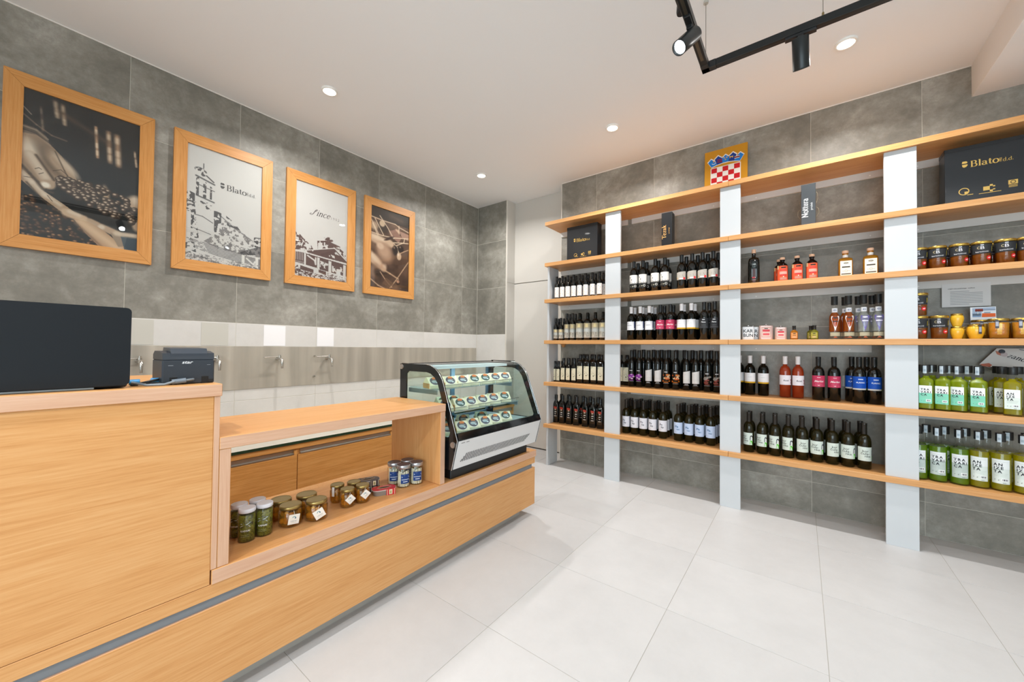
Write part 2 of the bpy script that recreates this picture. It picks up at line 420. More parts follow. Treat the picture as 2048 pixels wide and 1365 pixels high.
# ================================================================== the room
X0, X1, Y0, YB, CZ = -3.485, 3.0, -2.6, 3.775, 3.135        # left wall, right wall, shop front, shelving wall, ceiling
YC, YD = 3.785, 3.95                                        # short wall in the corner, concealed door
def tiles(parent, mat, cells, put, thick, gap, name='tile', bev=.0012):
    """each tile its own object; alike tiles share their mesh. CELLS (a0, a1, b0, b1); PUT(a, b) -> (location, rotation)"""
    cache = {}
    for a0, a1, b0, b1 in cells:
        w, h = a1 - a0 - gap, b1 - b0 - gap
        k = (round(w, 4), round(h, 4), mat.name)
        if k not in cache:
            cache[k] = MB().box(-w / 2, w / 2, -h / 2, h / 2, 0, thick, mat, bev).mesh(name)
        o = bpy.data.objects.new(name, cache[k]); link(o, parent)
        o.location, o.rotation_euler = put((a0 + a1) / 2, (b0 + b1) / 2)
def edges(start, step, lo, hi):
    k = math.floor((lo - start) / step); e = [lo]
    while start + k * step < hi - 1e-4:
        v = start + k * step
        if v > lo + .02: e.append(v)
        k += 1
    if hi - e[-1] < .02: e[-1] = hi
    else: e.append(hi)
    return e
def grid(ea, eb): return [(ea[i], ea[i + 1], eb[j], eb[j + 1]) for i in range(len(ea) - 1) for j in range(len(eb) - 1)]

T = 0.010
floor = structure(box('floor', None, X0 - .1, X1 + .1, Y0 - .1, YD + .15, -.1, -.0012, GROUT_W))
cells = [c for c in grid(edges(-1.117, .600, X0, X1), edges(1.31, .6165, Y0, YD)) if not (c[1] - c[0] < .03 or c[3] - c[2] < .03)]
tiles(floor, FLOORTILE, cells, lambda a, b: ((a - floor.location.x, b - floor.location.y, -T - floor.location.z), (0, 0, 0)), T, .0022, bev=.0006)
ceiling = structure(box('ceiling', None, X0 - .1, X1 + .1, Y0 - .1, YD + .15, CZ, CZ + .1, PLASTER))
beam = structure(box('trim_1', None, .892, X1, Y0, YB, 2.925, CZ + .01, PLASTER))

# left wall: warm grey tiles above, pale tiles below
wl = structure(box('wall_left', None, X0 - .12, X0 - .0012, Y0, YD, 0, CZ, GROUT_G))
ey = edges(.428, .6135, Y0, YC); ez = [1.419, 2.026, 2.632, CZ]
rot_l = (PI / 2, 0, PI / 2)
put_l = lambda a, b: ((X0 - T - wl.location.x, a - wl.location.y, b - wl.location.z), rot_l)
tiles(wl, GREYTILE, grid(ey, ez), put_l, T, .0026, bev=.0008)
tiles(wl, WHITETILE, grid(ey, [0, .205, .811, 1.419]), put_l, T, .003)
# corner: a short wall of the same tiles, then the reveal of the concealed door
wc = structure(box('wall_corner', None, X0 - .02, -2.992, YC + .0012, YD + .12, 0, CZ, GROUT_G))
put_c = lambda a, b: ((a - wc.location.x, YC + T - wc.location.y, b - wc.location.z), (PI / 2, 0, 0))
tiles(wc, GREYTILE, grid([X0 + .002, -2.995], ez), put_c, T, .003)
tiles(wc, WHITETILE, grid([X0 + .002, -2.995], [0, .205, .811, 1.419]), put_c, T, .003)
structure(box('trim_2', None, -2.992, -2.984, YC - .004, YD, 0, CZ, plain('edge_trim', '#d8d3ca', .4)))
door = structure(bpy.data.objects.new('door_1', None)); link(door)
box('door_panel', door, -2.984, -2.16, YD, YD + .04, .012, 2.076, DOORM, .002)
box('door_panel', door, -2.984, -2.16, YD, YD + .04, 2.084, CZ, DOORM, .002)
box('reveal_panel', door, -2.984, -2.978, YC + .005, YD, .0, 2.076, DOORM)
box('reveal_panel', door, -2.984, -2.978, YC + .005, YD, 2.084, CZ, DOORM)
box('door_gap', door, -2.99, -2.15, YD + .035, YD + .06, 0, CZ, plain('gap_dark', '#2a2724', .9))
# shelving wall
wb = structure(box('wall_back', None, -2.18, X1, YB + .0012, YB + .3, 0, CZ, GROUT_G))
put_b = lambda a, b: ((a - wb.location.x, YB + T - wb.location.y, b - wb.location.z), (PI / 2, 0, 0))
tiles(wb, GREYTILE, grid(edges(.0625, .6045, -2.177, X1), [0, .23, .834, 1.438, 2.041, 2.644, CZ]), put_b, T, .0026, bev=.0008)
structure(box('trim_3', None, -2.186, -2.177, YB - .002, YB + .1, 0, CZ, plain('edge_trim', '#d8d3ca', .4)))
# thin bright sealing line under the ceiling
SEAL = plain('sealant', '#e6e2dc', .6)
structure(box('trim_4', None, X0, X0 + .006, Y0, YC, CZ - .006, CZ, SEAL))
structure(box('trim_5', None, -2.18, X1, YB - .006, YB, CZ - .006, CZ, SEAL))
# right wall and shop front (behind the photographer)
wr = structure(box('wall_right', None, X1, X1 + .12, Y0, YD, 0, CZ, plain('wall_paint', '#dcd8d1', .8, bump=.03)))
wf = MB()
wf.box(X0, X1, Y0 - .12, Y0, 0, .12, wr.data.materials[0]).box(X0, X1, Y0 - .12, Y0, 2.86, CZ, wr.data.materials[0])
wf.box(X0 - .1, -.90, Y0 - .12, Y0, 0, CZ, wr.data.materials[0]).box(2.92, X1 + .12, Y0 - .12, Y0, 0, CZ, wr.data.materials[0])
structure(wf.build('wall_front'))
win = structure(bpy.data.objects.new('window_1', None)); link(win)
FR = plain('window_frame', '#3c3f42', .4)
for i in range(3):
    x = -.90 + i * 1.26
    box('pane', win, x + .035, x + 1.225, Y0 - .07, Y0 - .06, .155, 2.825, CLEAR)
    box('mullion', win, x - .035, x + .035, Y0 - .1, Y0 - .03, .12, 2.86, FR)
box('mullion', win, 2.885, 2.955, Y0 - .1, Y0 - .03, .12, 2.86, FR)
box('window_rail', win, -.90, 2.92, Y0 - .1, Y0 - .03, .12, .155, FR)
box('window_rail', win, -.90, 2.92, Y0 - .1, Y0 - .03, 2.825, 2.86, FR)

# recessed ceiling lamps
LENS = plain('lamp_lens', '#fff4e4', .5, emit=18.0)
def downlight(x, y, label):
    t = thing('downlight', label, 'ceiling lamp', (x, y, CZ - .012), 0, 'recessed ceiling lamps')
    mb = MB(); mb.lathe([(.043, .004), (.043, .0), (.052, .0), (.055, .004), (.055, .012)], plain('lamp_ring', '#f2efe9', .35), 24, cap=(False, False))
    mb.build('trim_ring', t)
    MB().lathe([(.0431, .0035), (.0431, .006)], LENS, 24).build('lens', t)
    area('downlight_beam', (0, 0, -.003), (0, 0, 0), .08, .08, LAMP_W, LAMP_C, t, 'DISK', math.radians(150))
for (x, y, lb) in [(-2.767, 1.376, 'round recessed lamp over the picture of the bell tower'), (-2.78, 3.065, 'round recessed lamp in the ceiling corner by the grey door'),
                   (-1.275, 3.05, 'round recessed lamp over the leftmost shelving bay'), (.221, 3.043, 'round recessed lamp beyond the black track, largest in view'),
                   
                   (-1.275, -.31, 'round recessed lamp behind the photographer over the floor'), (.221, -.31, 'round recessed lamp straight over the photographer'),
                   (-1.275, -1.9, 'round recessed lamp by the shop window, till side'), (.221, -1.9, 'round recessed lamp by the middle of the shop window'),
                   ]:
    downlight(x, y, lb)

# black track with spot lamps, hung on wires
TX, TY, TZ = -.407, 2.234, 2.79
tr = thing('track_rail', 'black L-shaped lighting track hung on thin wires under the ceiling', 'lighting track', (TX, TY, TZ))
RAIL = plain('rail_black', '#1b1d1d', .38, metal=.3, bump=.02)
mb = MB(); mb.box(.05, 3.0, -.018, .018, -.036, 0, RAIL, .002); mb.box(.10, 3.0, -.006, .006, -.0362, -.03, BLACK)
mb.build('rail', tr)
mb = MB(); mb.box(-.018, .018, -2.2, -.05, -.036, 0, RAIL, .002); mb.build('rail', tr)
MB().box(-.007, .007, -2.2, -.09, -.0365, -.034, plain('rail_copper', '#6e6658', .3, metal=.8)).build('conductor', tr)
mb = MB(); mb.box(-.0185, .05, -.0185, .0185, -.0365, .0005, BLACK, .001); mb.box(-.0185, .0185, -.05, .0185, -.0365, .0005, BLACK, .001); mb.build('corner_piece', tr)
for nx, ny in ((.0, -.0), (.49, 0), (1.6, 0), (0, -1.3)):
    mb = MB(); mb.tube([(nx, ny, 0), (nx, ny, CZ - TZ)], .0016, plain('wire', '#8c8880', .4, metal=.7), 6)
    mb.lathe([(.012, CZ - TZ - .012), (.012, CZ - TZ)], plain('rose', '#b9b4aa', .4), 14, ax=(nx, ny)); mb.lathe([(.005, .0), (.005, .02), (.002, .026)], plain('brass', '#8f7d57', .35, metal=.9), 10, ax=(nx, ny))
    mb.build('suspension_wire', tr)
mb = MB(); mb.tube([(-.028, -.42, .01), (-.03, -.8, .014), (-.026, -1.5, .012), (-.03, -2.2, .01)], .008, BLACK, 8)
mb.tube([(-.012, -.40, .012), (-.01, -.9, .02), (-.012, -2.2, .015)], .007, BLACK, 8); mb.lathe([(.018, -.01), (.02, .0), (.018, .03)], BLACK, 12, ax=(-.026, -.42)); mb.build('feed_cable', tr)
def spot(x, y, d, label, power, beam):
    d = Vector(d).normalized()
    t = thing('track_spotlight', label, 'spotlight', (x, y, TZ - .036), 0, 'black spotlights on the track')
    along_x = abs(y - TY) < .02
    mb = MB()
    if along_x: mb.box(-.06, .06, -.014, .014, -.012, .001, BLACK, .002)
    else: mb.box(-.014, .014, -.06, .06, -.012, .001, BLACK, .002)
    mb.box(-.012, .012, -.012, .012, -.03, -.01, BLACK, .002)
    mb.build('adapter', t)
    q = Vector((0, 0, -1)).rotation_difference(d); c = Vector((0, 0, -.098)) if abs(d.z) > .9 else Vector((0, 0, -.07)) + d * .02
    body = MB(); body.lathe([(.0, .067), (.030, .067), (.033, .064), (.033, -.064), (.033, -.067), (.030, -.067), (.027, -.05)], plain('spot_black', '#202424', .36, metal=.2, bump=.02), 28, cap=(False, False))
    o = body.build('lamp_body', t); o.location = c; o.rotation_mode = 'QUATERNION'; o.rotation_quaternion = q
    l = MB().lathe([(.027, -.056), (.027, -.052)], plain('spot_lens', '#f4f8ff', .4, emit=30.0), 20).build('lens', o)
    li = bpy.data.lights.new('spot_beam', 'SPOT'); li.energy = power; li.color = SPOT_C; li.spot_size = math.radians(beam); li.spot_blend = .6; li.shadow_soft_size = .024
    lo = bpy.data.objects.new('spot_beam', li); link(lo, t); lo.location = c + d * .072; lo.rotation_mode = 'QUATERNION'; lo.rotation_quaternion = q
    return t
spot(0.0, TY, (.03, .52, -1), 'black cylinder spotlight hanging straight down under the long track arm', SPOT_W, 110)
spot(TX, 1.86, (-.34, -.52, -.62), 'black cylinder spotlight by the track corner, tilted with its lens glowing', SPOT_W, 70)
spot(.95, TY, (-.06, .50, -1), 'black spotlight further along the track arm, turned to the shelves', SPOT_W * 1.0, 100)
spot(1.9, TY, (-.25, .55, -1), 'black spotlight at the far end of the track arm', SPOT_W, 90)
spot(TX, .75, (-.85, .12, -.8), 'black spotlight on the short track arm, turned to the counter', SPOT_W, 80)

# ================================================================== left wall fittings
pn = box('splash_panel', None, X0 + .0006, X0 + .006, -.9, 3.772, .900, 1.239, brushed('brushed_panel', '#bdb7ab', .40, 2, .45), .001)
tag(pn, 'long brushed steel splash panel behind the wine taps', 'panel')
def wine_tap(y, label):
    t = thing('wine_tap', label, 'tap', (X0 + .006, y, 1.135), 0, 'steel wine taps on the panel')
    mb = MB(); mb.tube([(0, 0, 0), (.012, 0, 0)], .016, STEEL, 14); mb.tube([(.012, 0, 0), (.075, 0, 0)], [.009, .009], STEEL, 12); mb.tube([(.05, 0, -.012), (.05, 0, .022)], .011, STEEL, 12); mb.build('valve_body', t)
    mb = MB(); mb.tube([(.07, 0, 0), (.088, 0, -.004), (.098, 0, -.016), (.101, 0, -.034), (.101, 0, -.075)], [.011, .012, .0115, .010, .0085], STEEL, 12); mb.build('spout', t)
    mb = MB(); mb.tube([(.05, .004, .018), (.05, -.03, .018), (.05, -.115, .013)], [.005, .0048, .006], STEEL, 10); mb.tube([(.05, 0, .022), (.05, 0, .034)], .008, STEEL, 10); mb.build('lever', t)
for y, lb in [(.50, 'steel wine tap half hidden beside the laptop lid'), (.915, 'steel wine tap showing just past the receipt printer'), (1.335, 'steel wine tap with its lever across, third along the panel'), (1.75, 'steel wine tap nearest the chilled cabinet')]:
    wine_tap(y, lb)
for z, lb in ((1.156, 'small steel bolt head above the last wine tap lever'), (.975, 'small steel bolt head low on the splash panel under the tap')):
    t = tag(MB().tube([(0, 0, 0), (.018, 0, 0)], .007, STEEL, 10).build('panel_bolt', None, (X0 + .006, 1.636, z)), lb, 'bolt', 'bolts on the splash panel')
PAPER = plain('note_paper', '#f1f1f3', .7); FILM = plain('grey_film', '#c6c4bb', .5); 
for (y0, y1, mt, lb) in [(.42, .572, FILM, 'pale grey card on the tiles above the first wine tap'), (.828, .993, FILM, 'grey card on the tiles above the tap by the printer'),
                         (1.234, 1.397, PAPER, 'white paper note taped above the third wine tap'), (1.663, 1.816, PAPER, 'white paper note taped above the last wine tap')]:
    tag(box('wall_note', None, X0, X0 + .0018, y0, y1, 1.243, 1.411, mt), lb, 'note', 'notes above the taps')

# ------------------------------------------------------------------ framed pictures
class Canvas:
    def __init__(s, w, h, bg):
        s.w, s.h = w, h; s.a = np.ones((h, w, 3)) * np.array(bg) / 255.
        s.X, s.Y = np.meshgrid((np.arange(w) + .5) / w, (np.arange(h) + .5) / h); s.rs = np.random.RandomState(3)
        s.asp = h / w
    def put(s, al, c): s.a = s.a * (1 - al[..., None]) + np.array(c) / 255. * al[..., None]
    def ell(s, cx, cy, rx, ry, c, ang=0, al=1., soft=.12):
        t = math.radians(ang); dx, dy = s.X - cx, (s.Y - cy) * s.asp
        u, v = dx * math.cos(t) + dy * math.sin(t), -dx * math.sin(t) + dy * math.cos(t)
        d = np.sqrt((u / rx) ** 2 + (v / ry) ** 2); s.put(np.clip((1 + soft - d) / (2 * soft), 0, 1) * al, c)
    def inside(s, pts):
        m = np.zeros(s.X.shape, bool); n = len(pts)
        for i in range(n):
            (x0, y0), (x1, y1) = pts[i], pts[(i + 1) % n]
            if y0 == y1: continue
            m ^= ((s.Y >= min(y0, y1)) & (s.Y < max(y0, y1)) & (s.X < x0 + (s.Y - y0) / (y1 - y0) * (x1 - x0)))
        return m
    def poly(s, pts, c, al=1.): s.put(s.inside(pts) * al, c)
    def line(s, x0, y0, x1, y1, w, c, al=1., soft=.4):
        ax, ay, bx, by = x0, y0 * s.asp, x1, y1 * s.asp; px, py = s.X, s.Y * s.asp
        L = (bx - ax) ** 2 + (by - ay) ** 2 + 1e-12; t = np.clip(((px - ax) * (bx - ax) + (py - ay) * (by - ay)) / L, 0, 1)
        d = np.hypot(px - ax - t * (bx - ax), py - ay - t * (by - ay)) / w; s.put(np.clip((1 + soft - d) / (2 * soft), 0, 1) * al, c)
    def path(s, P, w, c, al=1., soft=.4):
        for a, b in zip(P, P[1:]): s.line(*a, *b, w, c, al, soft)
    def noise(s, fx, fy=None):
        fy = fy or fx; out = np.zeros(s.X.shape)
        for o, am in ((1, .5), (2, .3), (4, .2)):
            g = s.rs.rand(int(fy * o) + 2, int(fx * o) + 2); x, y = s.X * fx * o, s.Y * fy * o
            i, j = x.astype(int), y.astype(int); f, h = x - i, y - j; f = f * f * (3 - 2 * f); h = h * h * (3 - 2 * h)
            out += am * ((g[j, i] * (1 - f) + g[j, i + 1] * f) * (1 - h) + (g[j + 1, i] * (1 - f) + g[j + 1, i + 1] * f) * h)
        return out
    def speck(s, pts, f, th, c, fy=None, al=1.): s.put((s.inside(pts) & (s.noise(f, fy) > th)) * al, c)
    def mesh(s, name, w, h, mat):
        """a fine coloured sheet in the plane x = 0, seen from +x; u along +y, v down"""
        nx, ny = s.w, s.h
        ys = np.linspace(-w / 2, w / 2, nx + 1); zs = np.linspace(h / 2, -h / 2, ny + 1)
        Yv, Zv = np.meshgrid(ys, zs); vs = np.stack([np.zeros_like(Yv), Yv, Zv], -1).reshape(-1, 3)
        i, j = np.meshgrid(np.arange(nx), np.arange(ny)); b = (j * (nx + 1) + i).ravel()
        fs = np.stack([b, b + nx + 1, b + nx + 2, b + 1], 1)
        me = bpy.data.meshes.new(name); me.vertices.add(len(vs)); me.vertices.foreach_set('co', vs.ravel())
        me.loops.add(fs.size); me.loops.foreach_set('vertex_index', fs.ravel().astype(np.int32))
        me.polygons.add(len(fs)); me.polygons.foreach_set('loop_start', np.arange(0, fs.size, 4, dtype=np.int32))
        me.update(calc_edges=True)
        a = np.clip(s.a, 0, 1); a = np.where(a <= .04045, a / 12.92, ((a + .055) / 1.055) ** 2.4)
        col = np.concatenate([np.repeat(a.reshape(-1, 3), 4, 0), np.ones((fs.shape[0] * 4, 1))], 1)
        at = me.color_attributes.new('Col', 'FLOAT_COLOR', 'CORNER'); at.data.foreach_set('color', col.ravel().astype(np.float32))
        me.materials.append(mat); me.validate(); return me
NX, NY = 196, 348
def pic_grapes():
    c = Canvas(NX, NY, (30, 30, 31)); n = c.noise(5, 9)
    c.put((n > .45) * .5, (42, 40, 38)); c.ell(.62, .46, .62, .24, (38, 43, 48), 10, .8, .6)
    for x, y0, y1, w, a in [(.585, .12, .34, .014, 1), (.70, .13, .35, .022, .75), (.78, .14, .36, .026, .8), (.24, .03, .13, .02, .5), (.30, .04, .17, .018, .55), (.955, .22, .33, .012, .65), (.13, .1, .26, .012, .3)]:
        c.line(x, y0, x + .022, y1, w, (186, 148, 118), a, .8)
        for q in (.1, .55, .8): c.line(x + .022 * q, y0 + (y1 - y0) * q, x + .024 * q, y0 + (y1 - y0) * q + .025, w * .8, (236, 214, 188), a * .8, .8)
    c.line(.3, .1, .7, .21, .03, (98, 77, 62), .55, .9); c.path([(.0, .18), (.1, .23), (.22, .275), (.34, .285)], .009, (140, 116, 98), .6); c.path([(.0, .13), (.06, .17)], .006, (200, 180, 160), .6)
    for i in range(230):
        x, y = c.rs.rand() * .66, .66 + c.rs.rand() * .34
        if y < .70 + x * .28: continue
        c.ell(x, y, .020, .018, (58, 42, 34), 0, .9, .4); c.ell(x - .004, y - .003, .009 + .007 * c.rs.rand(), .009, (190, 144, 104) if c.rs.rand() > .6 else (112, 82, 62), 0, .8, .5)
    sk, hi, sh = (178, 152, 128), (220, 204, 186), (74, 60, 49)
    c.poly([(0, .25), (.10, .255), (.18, .29), (.20, .33), (0, .34)], (88, 76, 66)); c.path([(0, .262), (.1, .268), (.19, .31)], .010, (150, 132, 116), .8); c.path([(0, .285), (.1, .29), (.18, .325)], .006, (46, 40, 36), .9)
    c.poly([(0, .31), (.10, .30), (.20, .335), (.30, .40), (.38, .47), (.44, .555), (.41, .60), (.30, .57), (.22, .62), (.16, .68), (0, .60)], (150, 126, 105))
    for i in range(9): c.line(.02 + .02 * i, .315 + .004 * i, .03 + .022 * i, .36, .004, (96, 80, 68), .6, .6)
    c.ell(.05, .40, .15, .16, sk, 30, 1, .4); c.ell(.05, .405, .085, .09, hi, 30, .9, .7); c.ell(.21, .44, .06, .19, sh, -30, .75, .6)
    c.ell(.31, .47, .075, .18, sk, -42, .95, .3); c.ell(.34, .46, .03, .13, hi, -42, .6, .7); c.path([(.25, .38), (.33, .50), (.39, .58)], .006, sh, .7, .8); c.path([(.24, .52), (.30, .50), (.36, .53)], .004, sh, .8)
    c.line(.06, .455, .205, .605, .060, sk, 1, .22); c.line(.055, .44, .18, .575, .034, hi, .75, .7); c.line(.105, .44, .25, .585, .012, sh, .85, .8)
    c.ell(.205, .625, .058, .055, sk, 25, 1, .2); c.ell(.185, .630, .036, .032, (236, 226, 212), 20, .95, .35); c.path([(.10, .535), (.13, .522), (.15, .53)], .004, sh, .8); c.path([(.13, .565), (.165, .55)], .004, sh, .8)
    c.path([(0, .53), (.06, .575), (.12, .62), (.16, .665), (.24, .675)], .013, sh, .9, .7)
    c.poly([(0, .555), (.06, .59), (.14, .665), (.22, .695), (.34, .745), (.44, .79), (.42, .825), (.30, .79), (.16, .725), (0, .63)], sk); c.path([(0, .58), (.08, .63), (.18, .70), (.3, .75)], .02, hi, .7, .8); c.path([(.02, .605), (.09, .60)], .004, sh, .8); c.path([(.20, .70), (.24, .735)], .004, sh, .7); c.path([(.04, .64), (.16, .735), (.3, .80), (.40, .835)], .010, sh, .8, .7)
    c.line(.36, .795, .50, .82, .048, (196, 168, 142), 1, .25); c.line(.38, .785, .46, .80, .02, hi, .7, .7); c.line(.56, .825, .62, .84, .034, sk, 1, .3); c.line(.66, .855, .80, .885, .044, sk, 1, .25); c.ell(.66, .855, .03, .028, hi, 0, .8, .4)
    c.poly([(.41, .825), (.55, .835), (.66, .87), (.80, .94), (.93, 1), (.64, 1), (.52, .92)], (176, 142, 113)); c.line(.48, .845, .82, 1.0, .045, (216, 184, 152), .8, .8); c.line(.44, .86, .66, 1.0, .012, (110, 84, 66), .6, .9)
    c.poly([(.74, .885), (.90, .90), (.88, .975), (.82, .985)], (150, 130, 112)); c.poly([(.84, .90), (1, .90), (1, 1), (.88, 1)], (52, 70, 84), .8)
    c.ell(.69, .60, .032, .10, (186, 154, 124), -6, .95, .5); c.ell(.68, .585, .014, .06, (222, 196, 168), -6, .7, .6)
    c.ell(.98, .625, .10, .10, sk, -30, 1, .3); c.ell(.99, .60, .05, .06, hi, -30, .7, .6); c.ell(1.0, .8, .05, .08, sk, 0, 1, .3); c.line(.80, .885, 1, .88, .03, (206, 186, 164), .95, .5)
    pts = []
    for i in range(135):
        t = c.rs.rand(); q = (c.rs.rand() - .5); pts.append((.28 + t * .71, .585 + t * .125 + q * (.055 + .13 * min(1, t * 2.4)), .026 + .012 * c.rs.rand()))
    for x, y, r in sorted(pts, key=lambda q: q[1] + .3 * q[2]):
        c.ell(x, y, r, r, (30, 25, 23), 0, .98, .1); c.ell(x - .002, y - .0015, r * .86, r * .84, (96, 78, 66), 0, .9, .3); c.ell(x + .004, y + .004, r * .6, r * .5, (52, 42, 37), 0, .8, .5); c.ell(x - .008, y - .005, r * .42, r * .32, (206, 184, 162), 0, .9, .5)
    return c
def pic_tower():
    c = Canvas(NX, NY, (200, 196, 194)); k = (84, 82, 84); k2 = (128, 124, 124)
    P = lambda *q: list(q)
    c.path([(.20, .14), (.20, .19)], .006, k); c.ell(.15, .20, .06, .035, k); c.ell(.205, .225, .035, .05, k, 20)
    c.speck([(.1, .18), (.26, .18), (.26, .28), (.1, .28)], 26, .5, (200, 196, 194), 44)
    for x0, x1, y0, y1 in [(.11, .15, .26, .43), (.20, .24, .29, .44), (.285, .31, .32, .44)]: c.poly([(x0, y0), (x1, y0 + .01), (x1, y1), (x0, y1)], k)
    c.speck([(.1, .25), (.33, .27), (.33, .46), (.1, .46)], 30, .56, (200, 196, 194), 52)
    c.path([(.11, .26), (.34, .30)], .012, k, .9); c.path([(.12, .33), (.34, .36)], .008, k, .7); c.path([(.12, .43), (.34, .46)], .010, k, .9); c.path([(.24, .24), (.33, .28)], .01, k)
    c.poly([(0, .40), (.10, .42), (.10, .50), (0, .50)], k); c.speck([(0, .40), (.12, .40), (.12, .56), (0, .56)], 16, .55, (200, 196, 194), 30)
    c.speck([(0, .5), (.1, .5), (.12, .60), (.0, .58)], 22, .5, k, 40); c.speck([(.1, .46), (.32, .48), (.3, .56), (.12, .54)], 20, .68, k, 40)
    c.path([(.10, .60), (.2, .605), (.33, .645)], .006, k, .9); c.path([(.1, .72), (.34, .755)], .005, k, .8)
    c.speck([(.06, .60), (.12, .61), (.16, .80), (.06, .82)], 26, .47, k, 50)
    c.speck([(.34, .53), (.44, .54), (.44, .63), (.40, .64), (.38, .72), (.35, .72)], 20, .36, k, 40); c.ell(.39, .54, .045, .012, k, 10)
    c.path([(.42, .56), (.62, .65), (.88, .735)], .007, k, .7); c.speck([(.44, .58), (.6, .62), (.9, .74), (.9, .80), (.4, .78)], 26, .5, k2, 46); c.speck([(.5, .55), (.62, .60), (.7, .66), (.52, .64)], 18, .52, k, 34)
    c.poly([(.22, .82), (.36, .74), (.62, .80), (.86, .82), (.70, .88), (.40, .86)], k2); c.speck([(.22, .80), (.36, .72), (.62, .78), (.86, .82), (.7, .88), (.4, .86)], 30, .52, (200, 196, 193), 52)
    for i in range(7): c.path([(.02 + .02 * i, .815 + .013 * i), (.4, .85 + .013 * i), (.76, .885 + .012 * i)], .006, k, .75)
    c.speck([(0, .80), (.2, .82), (.3, .93), (0, .95)], 30, .5, (200, 196, 194), 70); c.speck([(0, .82), (.1, .82), (.14, .95), (0, .93)], 24, .55, k, 60)
    c.poly([(.70, .86), (.98, .78), (1, .78), (1, .86), (.72, .885)], k); c.speck([(.70, .86), (1, .78), (1, .88), (.72, .89)], 20, .55, k2, 30)
    c.poly([(.76, .885), (1, .90), (1, 1), (.76, .965)], (140, 136, 136))
    for x in (.73, .93): c.poly([(x, .88), (x + .04, .885), (x + .04, 1), (x, .985)], (214, 210, 206))
    c.path([(.80, .91), (.90, .96), (.92, .93)], .012, (214, 210, 206)); c.path([(.91, .70), (1, .695)], .008, k); c.speck([(.9, .70), (1, .69), (1, .79), (.9, .79)], 18, .5, k, 34)
    c.poly([(0, .935), (.2, .95), (.38, .985), (.5, 1), (.2, 1), (.06, .965), (0, .96)], k2); c.poly([(.64, .955), (1, .995), (1, 1), (.6, 1)], k2)
    c.speck([(0, .93), (1, .96), (1, 1), (0, 1)], 34, .52, (205, 200, 197), 110); c.speck([(.0, .93), (1, .96), (1, 1), (0, 1)], 44, .6, k, 120, .6)
    return c
def pic_loggia():
    c = Canvas(NX, NY, (202, 197, 195)); k = (96, 76, 74); bg = (202, 197, 195)
    c.speck([(.02, .58), (.16, .60), (.3, .66), (.36, .72), (.2, .78), (0, .74)], 26, .52, k, 46); c.speck([(.0, .53), (.06, .55), (.2, .62), (.04, .64)], 18, .56, k, 34)
    c.ell(.62, .55, .09, .045, k, 0); c.speck([(.5, .48), (.78, .50), (.78, .60), (.5, .60)], 18, .48, bg, 32); c.ell(.60, .55, .04, .03, k)
    c.poly([(.40, .59), (.60, .565), (.86, .60), (.84, .64), (.42, .70)], k); c.poly([(.42, .61), (.50, .60), (.50, .67), (.42, .68)], bg); c.speck([(.40, .59), (.6, .57), (.86, .60), (.84, .64), (.42, .69)], 22, .62, bg, 30)
    c.speck([(.84, .62), (.96, .66), (1, .76), (.86, .70)], 20, .45, k, 36)
    c.poly([(.20, .715), (.74, .63), (1, .745), (1, .775), (.24, .745)], k); c.path([(.2, .718), (.74, .632), (1, .745)], .008, bg); c.path([(.78, .65), (1, .755)], .006, bg)
    c.path([(.22, .742), (1, .79)], .010, bg); c.speck([(.3, .70), (.74, .65), (.95, .75), (.3, .74)], 14, .72, bg, 26)
    c.poly([(.0, .74), (1, .795), (1, .93), (0, .87)], k); c.poly([(0, .73), (.2, .72), (.2, .745), (0, .75)], bg)
    for i in range(6): c.path([(.02 + .03 * i, .75), (.02 + .03 * i, .83)], .005, bg, .8)
    for i in range(4): c.path([(0, .845 + .012 * i), (.16, .85 + .012 * i)], .004, bg, .8)
    for x, w, y0, y1 in [(.17, .03, .75, .875), (.41, .042, .77, .89), (.63, .055, .785, .93), (.93, .055, .80, 1)]: c.poly([(x, y0), (x + w, y0 + .004), (x + w, y1), (x, y1 - .006)], bg)
    c.path([(.23, .77), (.36, .81), (.38, .85), (.38, .78)], .014, bg); c.speck([(.46, .80), (.62, .82), (.62, .88), (.46, .87)], 20, .55, bg, 36); c.speck([(.7, .83), (.92, .85), (.92, .91), (.7, .90)], 18, .55, bg, 34); c.ell(.88, .84, .02, .012, bg); c.poly([(.80, .86), (.86, .86), (.88, .93), (.78, .92)], bg)
    c.poly([(0, .86), (.46, .89), (.46, .925), (0, .885)], bg); c.poly([(.58, .92), (1, .945), (1, 1), (.58, .96)], bg)
    c.speck([(.58, .92), (1, .95), (1, 1), (.58, .97)], 34, .62, k, 90); c.poly([(.10, .885), (.34, .91), (.34, .945), (.1, .93)], k); c.poly([(.44, .90), (.58, .91), (.58, .95), (.44, .93)], k)
    c.speck([(0, .93), (1, .975), (1, 1), (0, 1)], 36, .5, k, 120); c.speck([(0, .88), (.1, .89), (.1, .96), (0, .95)], 20, .5, k, 50)
    return c
